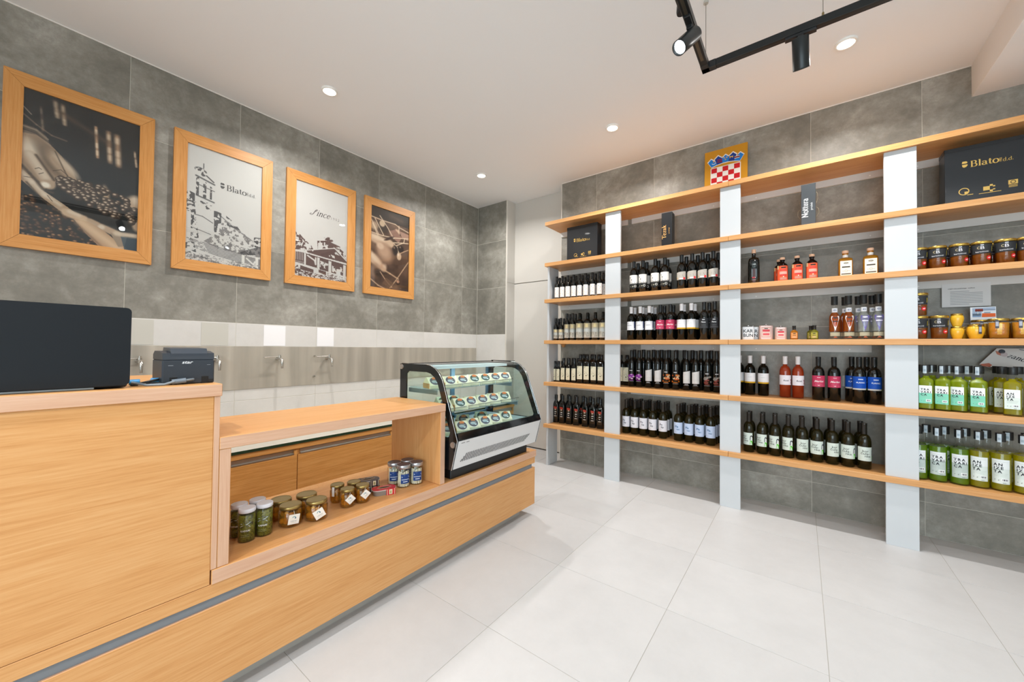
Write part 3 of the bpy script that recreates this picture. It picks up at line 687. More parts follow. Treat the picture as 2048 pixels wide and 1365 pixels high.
def pic_olives():
    c = Canvas(NX, NY, (96, 72, 60)); n = c.noise(3, 5); c.put(np.clip((n - .4) * 3, 0, 1) * .6, (60, 44, 37)); c.put(np.clip((.42 - n) * 4, 0, 1) * .5, (140, 108, 88))
    c.poly([(0, 0), (1, 0), (1, .16), (.4, .14), (0, .12)], (56, 45, 40)); c.line(.5, .06, .8, .09, .05, (100, 78, 64), .6, .9)
    c.ell(.3, .24, .16, .12, (58, 44, 38), 30, 1, .3); c.ell(.28, .19, .07, .07, (206, 178, 150), 0, 1, .2); c.ell(.08, .24, .1, .09, (190, 160, 136), 0, .9, .3); c.ell(.58, .17, .06, .05, (122, 92, 76), 0, .9, .3); c.ell(.68, .24, .075, .055, (204, 170, 146), 25, .95, .25)
    c.poly([(.45, .26), (.62, .22), (.8, .30), (.72, .38), (.5, .32)], (150, 112, 98)); c.poly([(.74, .22), (1, .24), (1, .32), (.8, .30)], (168, 132, 116))
    br = (222, 196, 170)
    for P in ([(0, .135), (.3, .15), (.62, .15), (.72, .175), (1, .21)], [(0, .33), (.3, .34), (.6, .33), (1, .29)], [(0, .16), (.2, .34)], [(.1, .15), (.32, .33)], [(.22, .10), (.42, .22), (.58, .34)], [(.72, .16), (.72, .24)], [(.52, .40), (.8, .37), (1, .355)], [(.66, .42), (.86, .36), (.88, .30)], [(.58, .40), (.68, .44), (.72, .50)], [(.05, .22), (.18, .36)]): c.path(P, .011, br, .9, .6)
    c.ell(.22, .41, .33, .10, (196, 164, 140), 10, 1, .25); c.ell(.2, .385, .26, .05, (226, 200, 176), 10, .9, .6); c.ell(.47, .41, .13, .08, (204, 172, 146), 20, 1, .25); c.ell(.46, .355, .13, .03, (70, 52, 46), -28, 1, .3)
    c.ell(.62, .49, .075, .11, (46, 34, 31), 10, 1, .2); c.ell(.60, .455, .02, .025, (170, 140, 120), 0, .7, .6); c.ell(.78, .455, .08, .08, (44, 33, 30), 0, 1, .2); c.ell(.76, .43, .02, .02, (180, 150, 128), 0, .7, .6); c.ell(.735, .555, .06, .085, (198, 166, 140), 5, 1, .2); c.ell(.715, .53, .025, .04, (230, 206, 182), 0, .8, .6)
    c.ell(.36, .56, .22, .20, (150, 116, 96), 45, 1, .3); c.ell(.33, .52, .19, .13, (186, 150, 126), 50, .95, .35); c.ell(.24, .475, .09, .07, (208, 176, 152), 20, 1, .3)
    c.ell(.10, .66, .30, .11, (196, 162, 138), 38, 1, .25); c.ell(.05, .62, .2, .05, (224, 198, 174), 38, .8, .6); c.ell(.32, .745, .09, .07, (190, 152, 126), 35, 1, .3); c.ell(.36, .72, .05, .05, (214, 182, 158), 20, .7, .6)
    c.ell(.1, .80, .12, .14, (128, 98, 80), 20, .9, .5); c.ell(.2, .82, .1, .08, (60, 45, 38), 30, .9, .4)
    for P, w in (([(1, .60), (.85, .72), (.65, .88), (.5, .98)], .012), ([(.3, .76), (.5, .80), (.72, .85)], .016), ([(.25, .80), (.4, .90), (.55, .97)], .012), ([(0, .90), (.2, .97), (.36, 1)], .014), ([(1, .44), (.86, .48), (.74, .52)], .01)): c.path(P, w, (196, 160, 130), .85, .6)
    c.ell(.72, .90, .055, .05, (60, 44, 38), 0, 1, .25); c.ell(.715, .885, .04, .035, (196, 146, 118), 0, 1, .3); c.poly([(.4, .86), (.6, .92), (.5, .98), (.3, .94)], (112, 84, 66), .8); c.ell(.9, .92, .14, .2, (56, 41, 35), 20, .7, .5)
    return c
FRAMEM_Y = oak('y', ('#cc8f4e', '#d6a062', '#b87b3b'), .42, 'frame_oak_y'); FRAMEM_Z = oak('z', ('#cc8f4e', '#d6a062', '#b87b3b'), .42, 'frame_oak_z')
LOGO = lambda pr, u, v, s, col: (pr.poly([(u, v + .045 * s), (u + .12 * s, v + .04 * s), (u + .155 * s, v + .06 * s), (u + .15 * s, v + .1 * s), (u + .12 * s, v + .13 * s), (u + .02 * s, v + .13 * s)], col),
                                 pr.poly([(u + .005 * s, v), (u + .155 * s, v), (u + .16 * s, v - .04 * s), (u + .12 * s, v - .10 * s), (u + .06 * s, v - .12 * s), (u + .02 * s, v - .08 * s)], col))
def blato(pr, u, v, s, col):
    """company mark: two leaf lobes and the name"""
    LOGO(pr, u, v + .25 * s, s * 1.75, col)
    pr.text(serif('Blato'), u + .38 * s, v, s * .62, col)
    w = serif('Blato')[2] * .62 * s
    pr.text(sans('1902', .01), u + .40 * s + w + .085 * s, v - .01 * s, s * .15, col, rot=PI / 2)
    pr.text(serif('d.d.', .09, .03), u + .44 * s + w + .09 * s, v + .01 * s, s * .33, col)
def framed(yc, w, art, label, lettering=None):
    zc, H, pw, ph, pd = 2.2705, .985, .47, .832, .024
    t = thing('framed_picture', label, 'picture', (X0 + .001, yc, zc), 0, 'oak framed pictures in a row')
    fm = lambda a, b, d: (d, a, b)
    a, b, c, d = w / 2, H / 2, pw / 2, ph / 2
    for q, mt in (([(-a, -b), (a, -b), (c, -d), (-c, -d)], FRAMEM_Y), ([(-a, b), (-c, d), (c, d), (a, b)], FRAMEM_Y), ([(-a, -b), (-c, -d), (-c, d), (-a, b)], FRAMEM_Z), ([(a, -b), (a, b), (c, d), (c, -d)], FRAMEM_Z)):
        g = .0006; cx = sum(p[0] for p in q) / 4; cy = sum(p[1] for p in q) / 4
        q2 = [(p[0] + (cx - p[0]) * g * 3, p[1] + (cy - p[1]) * g * 3) for p in q]
        MB().prism(q2, fm, .0, pd, mt).build('frame_rail', t, fixn=True)
    box('backing', t, 0, .012, -c - .004, c + .004, -d - .004, d + .004, plain('backing_board', '#4a4540', .9))
    p = bpy.data.objects.new('print', art.mesh('print', pw, ph, vcol('photo_print', .45))); link(p, t); p.location = (.0135, 0, 0)
    if lettering:
        mb = MB(); lettering(Print(mb, lambda u, v, o: (.0135 + .0003 * o, u, v))); mb.build('lettering', t)
    box('glass_pane', t, .017, .019, -c - .002, c + .002, -d - .002, d + .002, CLEAR)
framed(.242, .612, pic_grapes(), 'sepia photograph of hands holding a bunch of grapes in an oak frame')
framed(.957, .618, pic_tower(), 'framed black and white print of a bell tower with company lettering', lambda p: blato(p, -.040, .150, .100, '#4a484a'))
def since(p):
    k = '#4c4446'
    p.text(serif('Since', .085, .035, .38), -.108, .150, .076, k); p.text(sans('1902', -.01, 1.35), .070, .150, .034, '#7d7374')
framed(1.687, .625, pic_loggia(), 'framed brown and white print of a loggia under a few handwritten words', since)
framed(2.406, .615, pic_olives(), 'sepia photograph of fingers picking olives, last frame toward the corner')

# ================================================================== shelving along the back wall
SZ = [.442, .887, 1.331, 1.769, 2.160, 2.601]       # tops of the six shelves
ST = .038; SYF = 3.440; XJ = -.462; XL, XR = -2.192, 1.75
sh = thing('shelving_unit', 'tall open shelving with oak shelves and flat white posts along the grey wall', 'shelving', (0, 0, 0))
for i, z in enumerate(SZ):
    box('shelf_board', sh, XL, XJ - .0008, SYF, YB, z - ST, z, OAKX, .0015)
    box('shelf_board', sh, XJ + .0008, XR, SYF, YB, z - ST, z, OAKX, .0015)
for x0, x1 in ((-1.511, -1.361), (-.524, -.381), (.436, .587), (1.40, 1.55)):
    top = SZ[5] - ST
    zz = [0] + [v for z in SZ[:5] for v in (z - ST, z)] + [top]
    for k in range(0, len(zz), 2):
        box('post_panel', sh, x0, x1, SYF + .022, SYF + .046, zz[k], zz[k + 1], PANEL, .0012)
zz = [0] + [v for z in SZ[:4] for v in (z - ST, z)] + [SZ[4] - ST]
for k in range(0, len(zz), 2): box('end_panel', sh, -2.172, -2.150, SYF + .032, 3.665, zz[k], zz[k + 1], PANEL, .0012)
RAILM = plain('rail_laminate', '#d3d1cd', .5)
for i, z in enumerate(SZ):
    if i == 0: continue
    for (x0, x1) in ((-2.178, -1.40), (-1.36, -.50), (-.42, .52), (.52, XR)):
        h = .052
        if i == 2 and x0 == -2.178: continue
        if i == 2 and x0 == -1.36: x0 = -1.262
        if i == 2 and x0 == -.42: x1 = .405
        if i == 2 and x0 == .52: continue
        mb = MB(); mb.box(x0, x1, YB - .018, YB - .0005, z - ST - h, z - ST, RAILM, .001)
        for xs in (x0 + .12, x1 - .12): mb.tube([(xs, YB - .018, z - ST - h * .6), (xs, YB - .0195, z - ST - h * .6)], .005, ink('#f4f3f0'), 8)
        mb.build('support_rail', sh)

# ================================================================== counter
XF = -1.600
EDGE = oak('y', ('#c9a083', '#d1ab91', '#c09377'), .45, 'oak_edge_y'); EDGZ = oak('z', ('#c9a083', '#d1ab91', '#c09377'), .45, 'oak_edge_z'); DRK = plain('recess_laminate', '#75797d', .55); PLN = plain('plinth', '#b4b0a8', .5)
cb = thing('counter_base', 'long oak counter base with a dark recessed groove and set-back plinth', 'counter', (XF, 0, 0))
L0, L1 = -2.3, 2.40
def cbx(name, x0, x1, y0, y1, z0, z1, m, bev=.0012): return box(name, cb, x0 - XF * 0, x1, y0, y1, z0, z1, m, bev)
edge_mat(cbx('lower_panel', -.020, 0, L0, L1 - .022, .080, .352, OAKY), EDGE, 2)
cbx('end_panel', -.70, .0, L1 - .022, L1, .080, .352, OAKZ); cbx('end_panel', -.70, .0, L1 - .022, L1, .384, .431, OAKZ)
cbx('groove_strip', -.034, -.009, L0, L1 - .03, .3525, .3835, DRK, 0)
cbx('fascia', -.020, 0, L0, L1 - .022, .384, .431, OAKY)
cbx('carcass', -.68, -.034, L0, L1 - .03, .080, .431, OAKZ, 0)
edge_mat(cbx('ledge_board', -.45, .004, .424, 2.412, .431, .480, OAKY, .0015), EDGE)
cbx('plinth', -.62, -.08, L0, L1 - .08, 0, .080, PLN, 0)
tc = thing('till_counter', 'high oak till counter with a thick top at the front of the shop', 'counter', (XF, 0, 0))
def tcx(name, x0, x1, y0, y1, z0, z1, m, bev=.0012): return box(name, tc, x0, x1, y0, y1, z0, z1, m, bev)
tcx('front_panel', -.020, 0, L0, .420, .4325, 1.072, OAKY)
edge_mat(tcx('end_panel', -.62, .001, .4205, .4375, .4815, 1.072, OAKZ, .0008), EDGZ)
edge_mat(tcx('counter_top', -.66, .006, L0, .4415, 1.072, 1.114, OAKY, .0015), EDGE)
dn = thing('display_shelf', 'open oak display niche bridging the till counter and the chilled cabinet', 'shelf', (XF, 0, .480))
def dnx(name, x0, x1, y0, y1, z0, z1, m): return box(name, dn, x0, x1, y0, y1, z0 - .48, z1 - .48, m, .0015)
edge_mat(dnx('side_panel', -.45, .0, .4385, .473, .4805, .886, OAKZ), EDGZ); edge_mat(dnx('side_panel', -.45, .0, 1.452, 1.487, .4805, .886, OAKZ), EDGZ)
edge_mat(dnx('top_board', -.45, .002, .4385, 1.4875, .886, .928, OAKY), EDGE)

# back bench under the taps: pale tiled top, oak drawers with aluminium grips
XB = -2.815
bb = thing('back_bench', 'low oak drawer bench with pale tiled top under the wine taps', 'cabinet', (XB, 0, 0))
OD = oak('y', ('#cf9450', '#dca567', '#b87c3c'), .42, 'oak_drawer')
ALU = brushed('grip_aluminium', '#b9b7b1', .35, 1)
for y0, y1 in [(-2.3, -.8), (-.8, .62), (.62, 1.52), (1.52, 2.42), (2.42, 3.77)]:
    box('top_tile', bb, X0 - XB + .002, .004, y0 + .001, y1 - .001, .562, .578, stone('bench_tile', [(.3, '#b0aa9d'), (.5, '#bbb5a8'), (.7, '#c4beb2')], .3, 1.5, 9), .001)
box('glass_edge', bb, .004, .0075, -2.3, 3.7, .560, .5785, glass('green_glass', '#4f7d66', body='#2d5a45', mix=.6))
box('carcass', bb, X0 - XB + .004, -.022, -2.3, 3.77, .06, .562, OD)
box('fascia', bb, -.022, -.002, -2.3, 3.76, .524, .560, OD, .001)
for y0, y1 in [(-2.2, -1.35), (-1.345, -.49), (-.485, .365), (.37, 1.222), (1.227, 2.005), (2.01, 2.86), (2.865, 3.74)]:
    d = box('drawer_front', bb, -.020, 0, y0, y1, .075, .482, OD, .0012)
    mb = MB(); mb.box(-.018, -.002, y0 + .02 - (y0 + y1) / 2, y1 - .02 - (y0 + y1) / 2, .2045, .214, ALU, .001); mb.box(-.0195, -.016, y0 + .02 - (y0 + y1) / 2, y1 - .02 - (y0 + y1) / 2, .20, .24, ALU)
    mb.build('grip_rail', d, (.010, 0, 0))
    box('drawer_lug', bb, -.020, 0, y1 - .02, y1 + .0005, .4825, .512, OD, .0008)
box('kick_plate', bb, -.5, -.06, -2.3, 3.76, 0, .06, PLN)

# ================================================================== chilled cabinet
ck = thing('chilled_cabinet', 'glass fronted chilled cabinet with curved front holding cheese on the oak counter', 'display cabinet', (0, 0, .480))
YL, YR = 1.502, 2.350
SLV = plain('cabinet_white', '#d6d5d4', .38, metal=.1); GLB = plain('print_black', '#0d1012', .10, coat=.3)
def prof(o=0.0):
    """outer outline of the side in x, z (counter = 0), clockwise from the back foot"""
    p = [(-2.040, .075), (-2.040, .660)]
    p += [(-1.79, .663)]
    for a in (75, 60, 45, 30, 20): p.append((-1.79 + .165 * math.cos(math.radians(a)), .663 - .165 + .165 * math.sin(math.radians(a))))
    p += [(-1.5165, .245), (-1.561, .076)]
    return p
outer = prof()
inn = [(-1.975, .2555), (-1.975, .602), (-1.955, .617), (-1.785, .617)]
for a in (70, 50, 30, 18): inn.append((-1.79 + .118 * math.cos(math.radians(a)), .498 + .119 * math.sin(math.radians(a))))
inn += [(-1.578, .285), (-1.586, .262), (-1.60, .2555)]
def frame_ring(y0, y1):
    """black printed border between the two outlines"""
    mb = MB(); mat = GLB
    def res(poly, n):
        P = [Vector((a, b, 0)) for a, b in poly]; P.append(P[0]); L = [0]
        for a, b in zip(P, P[1:]): L.append(L[-1] + (b - a).length)
        return P, L
    c = Vector((-1.76, .42, 0))
    def hit(poly, ang):
        d = Vector((math.cos(ang), math.sin(ang), 0)); best = 0
        for i in range(len(poly)):
            a = Vector((*poly[i], 0)) - c; b = Vector((*poly[(i + 1) % len(poly)], 0)) - c; e = b - a
            den = d.x * e.y - d.y * e.x
            if abs(den) < 1e-9: continue
            t = (a.x * e.y - a.y * e.x) / den; u = (a.x * d.y - a.y * d.x) / den
            if t > 0 and -1e-6 <= u <= 1 + 1e-6: best = max(best, t)
        return c + d * best
    angs = sorted(set([2 * PI * i / 96 for i in range(96)] + [math.atan2(b - c.y, a - c.x) % (2 * PI) for a, b in outer + inn]))
    n = len(angs); O = [hit(outer, a) for a in angs]; I = [hit(inn, a) for a in angs]
    vs = [(p.x, y0, p.y) for p in O] + [(p.x, y0, p.y) for p in I] + [(p.x, y1, p.y) for p in O] + [(p.x, y1, p.y) for p in I]; fs = []
    for i in range(n):
        j = (i + 1) % n
        fs += [(i, j, n + j, n + i), (2 * n + i, 3 * n + i, 3 * n + j, 2 * n + j), (i, 2 * n + i, 2 * n + j, j), (n + i, n + j, 3 * n + j, 3 * n + i)]
    return mb.add(vs, fs, mat)
for y0, y1 in ((YL, YL + .008), (YR - .008, YR)):
    o = frame_ring(y0, y1).build('side_frame', ck, fixn=True)
    MB().prism(inn, lambda a, b, d: (a, d, b), y0 + .002, y1 - .002, glass('side_glass', '#eef7f4')).build('side_glass', o, fixn=True)
CHR = plain('edge_chrome', '#d8dadb', .18, metal=1.0)
for y in (YL - .0015, YR + .0015, YR - .012):
    MB().tube([(a, y, b + .001) for a, b in outer[2:]], .0022, CHR, 6).build('edge_strip', ck)
fg = [(a - .002, b) for a, b in outer[2:9]]
e = Vector((outer[8][0] - outer[7][0], outer[8][1] - outer[7][1]))
fg = [(-1.99, .661)] + [(a, b - .002) for a, b in outer[2:8]] + [(outer[7][0] + e.x * .945, outer[7][1] + e.y * .945)]
mb = MB(); vs = [(a, y, b) for a, b in fg for y in (YL + .009, YR - .009)]; mb.add(vs, [(2 * i, 2 * i + 1, 2 * i + 3, 2 * i + 2) for i in range(len(fg) - 1)], glass('front_glass', '#e9f6f6'), True); mb.build('front_glass', ck)
q0, q1 = (-1.5265, .285), (-1.5150, .2475)
mb = MB(); mb.prism([q0, q1, (q1[0] - .02, q1[1]), (q0[0] - .012, q0[1])], lambda a, b, d: (a, d, b), YL + .009, YR - .009, GLB); mb.build('front_trim', ck, fixn=True)
MB().box(-2.04, -1.97, YL + .009, YR - .009, .652, .664, GLB, .002).box(-1.99, -1.76, YR - .012, YR, .664, .669, GLB, .001).build('top_strip', ck)
base = MB(); k0, k1 = (-1.5158, .243), (-1.5600, .078)
base.prism([k0, k1, (-2.03, .078), (-2.03, .243)], lambda a, b, d: (a, d, b), YL + .009, YR - .009, SLV); bo = base.build('front_panel', ck, fixn=True)
vm = MB(); dx, dz = (k1[0] - k0[0]), (k1[1] - k0[1])
pf = lambda y, t, o=.0006: (k0[0] + dx * t + o * 1.0, y, k0[1] + dz * t - o * .27)
for i in range(46):
    y = 1.565 + i * .0148; t0, t1 = .50, .78
    if i < 3: t1 = .78; t0 = .78 - .09 * (i + 1)
    if i > 42: t1 = .50 + .07 * (46 - i)
    s_ = -.010
    vm.add([pf(y + s_ * 0, t0), pf(y + .007, t0), pf(y + .007 + s_, t1), pf(y + s_, t1)], [(0, 3, 2, 1)], BLACK)
vo = vm.build('vent_slots', ck); vo['kind'] = 'stuff'
pr = Print(MB(), lambda u, v, o: pf(u, v, .0004 * o)); pr.rect(1.535, 1.565, .10, .07, '#8d8c8a', 1).rect(1.575, 1.60, .10, .07, '#8d8c8a', 1); pr.mb.build('maker_plate', ck)
for x, z, r in ((-2.024, .641, .016), (-1.552, .220, .018)):
    MB().tube([(x, YL + .001, z), (x, YL - .006, z)], [r, r * .92], plain('cap_steel', '#b9b0a8', .3, metal=.8), 20).build('fixing_cap', ck)
MB().box(-2.00, -1.62, YL + .05, YR - .03, .0, .078, BLACK, .004).build('foot_base', ck)
ICE = plain('cabinet_inner', '#a9bcc4', .35); BLU = plain('deck_blue', '#3f6076', .3)
dk = MB(); dk.box(-2.02, -1.60, YL + .012, YR - .012, .243, .252, ICE); dk.build('deck', ck)
MB().prism([(-1.600, .252), (-1.560, .252), (-1.545, .262), (-1.548, .270), (-1.600, .262)], lambda a, b, d: (a, d, b), YL + .04, YR - .05, BLU).build('deck_lip', ck, fixn=True)
for x1, z, nm in ((-1.705, .512, 1), (-1.650, .378, 2)):
    s_ = box('glass_shelf', ck, -1.975, x1, YL + .03, YR - .10, z, z + .006, glass('shelf_glass', '#cfe3e4', body='#e8efee', mix=.35))
    mb = MB(); mb.tube([(x1 + .002, YL + .03, z + .026), (x1 + .002, YR - .10, z + .026)], .002, CHR, 6)
    for i in range(5): y = YL + .06 + i * (YR - YL - .2) / 4; mb.tube([(x1 + .002, y, z + .003), (x1 + .002, y, z + .026)], .0016, CHR, 6)
    mb.build('shelf_rail', ck)
    mb = MB()
    for y in (YL + .022, YR - .10): mb.box(-1.98, x1 - .01, y, y + .006, z - .028, z - .001, plain('bracket_steel', '#8f9aa0', .35, metal=.6), .001)
    mb.build('shelf_bracket', ck)
mb = MB(); fr = plain('door_frame_blue', '#5d7f96', .35, metal=.3)
for y0, y1 in ((YL + .01, YL + .03), (1.93, 1.965), (YR - .03, YR - .01)): mb.box(-2.035, -2.02, y0, y1, .252, .65, fr)
mb.box(-2.035, -2.02, YL + .01, YR - .01, .62, .65, fr).box(-2.035, -2.02, YL + .01, YR - .01, .252, .27, fr); mb.build('rear_door_frame', ck)
MB().box(-2.03, -2.026, YL + .03, YR - .03, .27, .62, CLEAR).build('rear_door_glass', ck)
MB().box(-2.0, -1.80, YL + .05, YR - .05, .630, .648, plain('lamp_strip', '#eef6fb', .4)).build('lamp_strip', ck)
area('cabinet_lamp', (-1.88, (YL + YR) / 2, .625), (0, 0, 0), .10, .70, 5.0, (.90, .96, 1.0), ck)

# cheese wedges
CH = plain('cheese', '#f1e6c6', .55, bump=.05, bscale=60, var=.05); RIND = plain('cheese_rind', '#c79a62', .6, bump=.1, bscale=80, var=.1)
def make_wedge(lab, top, flash, w=.088):
    t = thing('cheese_wedge', 'x', 'cheese')
    # side outline in y (front -) and z: a block leaning back with a slanted face
    pr_ = [(-.045, 0), (.045, 0), (.050, .028), (.022, .062), (.006, .066), (-.046, .018)]
    mb = MB(); mb.prism(pr_, lambda a, b, d: (d * (1 - .1 * (b / .066)), a, b), -w / 2, w / 2, CH); mb.build('wedge', t, fixn=True)
    mb = MB(); mb.box(-w / 2 - .0015, -w / 2 + .002, -.038, .044, .001, .030, RIND); mb.box(-w / 2 + .004, w / 2 - .004, .044, .0505, .001, .034, RIND); mb.build('rind', t)
    d = Vector((0, .052, .048)).normalized(); o0 = Vector((0, -.046, .018)); nrm = Vector((0, -d.z, d.y))
    fn = lambda u, v, o: tuple(o0 + Vector((u, 0, 0)) + d * v + nrm * (.0006 + .0004 * o))
    p = Print(MB(), fn); p.disc(0, .035, .034, '#e9e4dc', 0, 20, .033); p.disc(0, .035, .031, lab, 1, 20, .030); p.disc(-.004, .030, .017, '#a8b4bd', 2, 12, .010); p.disc(.012, .022, .008, '#dfe3e4', 2, 10, .005)
    p.poly([(-.012, .050), (.014, .048), (.022, .060), (.004, .068), (-.010, .064)], flash, 3); p.rect(-.02, .02, .034, .037, '#e4dfd6', 3); p.rect(-.016, .016, .041, .0425, '#cfc9c0', 3); p.mb.build('label', t)
    return t
W1 = make_wedge('#5d5862', 0, '#e2844c'); W2 = make_wedge('#46584f', 0, '#e07a44')
def wedges(src_first, items, label, group):
    for i, (y, x, z, rz, k, lb) in enumerate(items):
        src = (W1, W2)[k]
        if not src.get('used'):
            src['used'] = 1; src.location = (x, y, z); src.rotation_euler = (0, 0, rz); src['label'] = lb; src['group'] = group; o = src
        else: o = dup(src, (x, y, z), rz, lb, group)
ORD = ['first', 'second', 'third', 'fourth', 'fifth', 'sixth', 'seventh', 'eighth', 'ninth', 'tenth']
R90 = PI / 2
it = [(1.56 + .112 * i, -1.772 - (.02 if i == 0 else 0), .998, R90 - .25 - .05 * i, 1 if i in (3, 4) else 0, 'cheese wedge with oval label on the top glass shelf, %s from left' % ORD[i]) for i in range(7)]
wedges(None, it, '', 'cheese on the top shelf')
it = [(y, x, .864, R90 - .3 - .04 * i, k, 'cheese wedge on the middle glass shelf, %s' % lb) for i, (y, x, k, lb) in enumerate([(1.585, -1.72, 0, 'pressed against the near side glass'), (1.690, -1.70, 1, 'flat green-black label, second from left'), (1.80, -1.71, 0, 'in front of two more, third from left'), (1.765, -1.83, 1, 'set back, behind the third front wedge'), (1.675, -1.83, 1, 'set back, behind the second front wedge'), (1.915, -1.71, 0, 'middle of the shelf front'), (2.03, -1.71, 0, 'second from the far side glass'), (2.15, -1.71, 1, 'last before the far side glass')])]
wedges(None, it, '', 'cheese on the middle shelf')
it = [(y, x, .732, R90 - .35 - .04 * i, k, 'cheese wedge on the cabinet deck, %s' % lb) for i, (y, x, k, lb) in enumerate([(1.560, -1.675, 0, 'squeezed in the near corner'), (1.665, -1.655, 0, 'whole oval label facing out, first in front'), (1.775, -1.665, 0, 'orange flash low on the label, second in front'), (1.885, -1.66, 0, 'third in front'), (1.99, -1.66, 0, 'fourth in front'), (2.12, -1.675, 1, 'fifth in front, by the far glass'), (1.69, -1.80, 1, 'second row behind the first two'), (1.83, -1.80, 0, 'second row behind the middle ones'), (2.00, -1.79, 1, 'second row, green label showing above the fourth')])]
wedges(None, it, '', 'cheese on the cabinet deck')

# ================================================================== things on the till counter
lp = thing('laptop', 'black laptop with raised lid seen from behind on the till counter', 'laptop', (-1.640, .035, 1.114))
LID = plain('laptop_lid', '#0b1218', .5, spec=.35, bump=.02, bscale=600)
mb = MB(); mb.box(-.245, .0, -.178, .178, .004, .020, DARK, .004); mb.build('base', lp)
mb = MB(); fl = lambda a, b, d: (d - .02 * 0 + b * .02, a, b)
rr_ = []
for cx, cz, a0 in ((.170, .232, 0), (-.170, .232, 90), (-.170, .022, 180), (.170, .022, 270)):
    for a in range(0, 91, 30): rr_.append((cx + .012 * math.cos(math.radians(a0 + a)), cz + .012 * math.sin(math.radians(a0 + a))))
mb.prism(rr_, fl, .0, .010, LID, True); mb.build('lid', lp, fixn=True)
MB().box(-.012, .002, -.17, .11, .001, .0075, plain('laptop_silver', '#8fa3b3', .3, metal=.8), .001).build('rear_strip', lp)
MB().prism([(p[0] * .95, .012 + (p[1] - .012) * .95) for p in rr_], lambda a, b, d: (d + b * .02, a, b), -.001, .0, plain('laptop_screen', '#1c2430', .15)).build('screen', lp, fixn=True)

rp = thing('receipt_printer', 'black receipt printer with a few cables on the counter corner', 'printer', (-1.735, .366, 1.114), 0)
PB = plain('printer_black', '#2b323a', .42, bump=.04, bscale=500)
mb = MB(); mb.box(-.072, .070, -.070, .070, 0, .083, PB, .004); mb.build('body', rp)
mb = MB(); mb.prism([(-.072, .083), (.069, .083), (.064, .105), (.02, .112), (-.05, .112), (-.072, .100)], lambda a, b, d: (a, d, b), -.069, .069, PB); mb.build('upper_case', rp, fixn=True)
mb = MB(); mb.prism([(-.05, .108), (.066, .086), (.067, .104), (.055, .121), (-.04, .124)], lambda a, b, d: (a, d, b), -.048, .050, plain('printer_lid', '#343b44', .35)); mb.build('paper_lid', rp, fixn=True)
mb = MB()
for y in (-.040, .044): mb.box(.066, .0712, y - .011, y + .009, .0, .025, plain('port_dark', '#070808', .7), .001)
mb.box(.069, .0708, .052, .068, .004, .014, plain('port_dark2', '#14171a', .6)); mb.build('cable_ports', rp)
p = Print(MB(), lambda u, v, o: (.0701 + .0004 * o, u, v)); p.text(sans('star', .02), -.006, .070, .013, '#d7dbde', 1, 'c', sx=1.4, shear=.2); p.rect(-.055, -.042, .063, .0645, '#8f969b').rect(.048, .058, .064, .065, '#8f969b'); p.mb.build('lettering', rp)
cbz = thing('cable_bundle', 'grey and black cables with blue plugs lying beside the printer', 'cable', (-1.66, .25, 1.114))
mb = MB(); GC = plain('cable_grey', '#7d8891', .5)
mb.tube([(-.03, -.02, .012), (.0, .01, .004), (.012, .05, .004), (.010, .075, .012)], .004, GC, 8); mb.tube([(.004, .070, .010), (.008, .105, .014)], .0085, plain('ferrite', '#68737d', .5), 10); mb.tube([(.008, .105, .014), (.004, .125, .016), (-.01, .118, .012)], .004, GC, 8); mb.build('usb_cable', cbz)
MB().tube([(-.05, .0, .006), (-.03, .03, .016), (-.05, .06, .020), (-.07, .04, .006), (-.03, .015, .008), (-.02, .05, .005)], .0035, BLACK, 8).build('power_cable', cbz)
BLP = plain('plug_blue', '#2f8ec9', .4)
for a, b in (((-.045, -.025, .012), (-.040, .000, .013)), ((-.055, .028, .014), (-.047, .052, .014))): MB().tube([a, b], .0085, BLP, 8).build('plug', cbz)
MB().box(-.055, -.035, -.022, -.004, .0, .008, plain('plug_dark', '#11161b', .4), .002).build('plug_body', cbz)

# ================================================================== bottles and jars
GD = plain('glass_black', '#0b0d0b', .07, coat=.2)
GO = glass('glass_olive', '#8a7d45', 1.5, 0, '#3a3518', .55)
GR = glass('glass_green', '#39402a', 1.5, 0, '#10130d', .8)
CAPB = plain('capsule_black', '#17191a', .36, bump=.02, bscale=400); CAPW = plain('capsule_white', '#e6e2e3', .4)
CAPG = plain('capsule_bronze', '#2c2722', .3, metal=.3); CORK = plain('cork_pink', '#e0b596', .75, bump=.15, bscale=150); GOLD = plain('lid_gold', '#b89a4c', .26, metal=.85)
SILV = plain('lid_silver', '#b5b5b8', .3, metal=.8); WLID = plain('lid_white', '#dfe2ea', .35)
L_GREEN = glass('liquor_green', '#dcec58', 1.4, 0, '#bccd22', .48); L_LEAF = glass('liquor_leaf', '#b4dc54', 1.4, 0, '#8fb824', .48); L_YEL = glass('liquor_yellow', '#e6e248', 1.4, 0, '#c9c01c', .48)
L_ROSE = glass('wine_rose', '#f0803c', 1.4, 0, '#d4582a', .55); L_BRANDY = glass('brandy', '#d9761c', 1.4, 0, '#c4691a', .5); L_ORA = glass('liqueur_orange', '#dd9a2a', 1.4, 0, '#cf8a24', .6); L_LIME = glass('liqueur_green', '#a9a83a', 1.4, 0, '#989634', .6)
L_AMB = glass('liqueur_amber', '#d8a531', 1.4, 0, '#cf9426', .62); HON = glass('honey_amber', '#b8681e', 1.4, 0, '#a8601c', .62); HONY = plain('honey_cream', '#e0ad2a', .25, coat=.3); HONL = glass('honey_gold', '#dfa02c', 1.4, 0, '#d59a28', .65)
DRED = glass('syrup_dark', '#33180f', 1.4, 0, '#1c0f0c', .8); WHITEG = glass('spirit_clear', '#eef2ee', 1.4, 0, '#d3d8d4', .42)

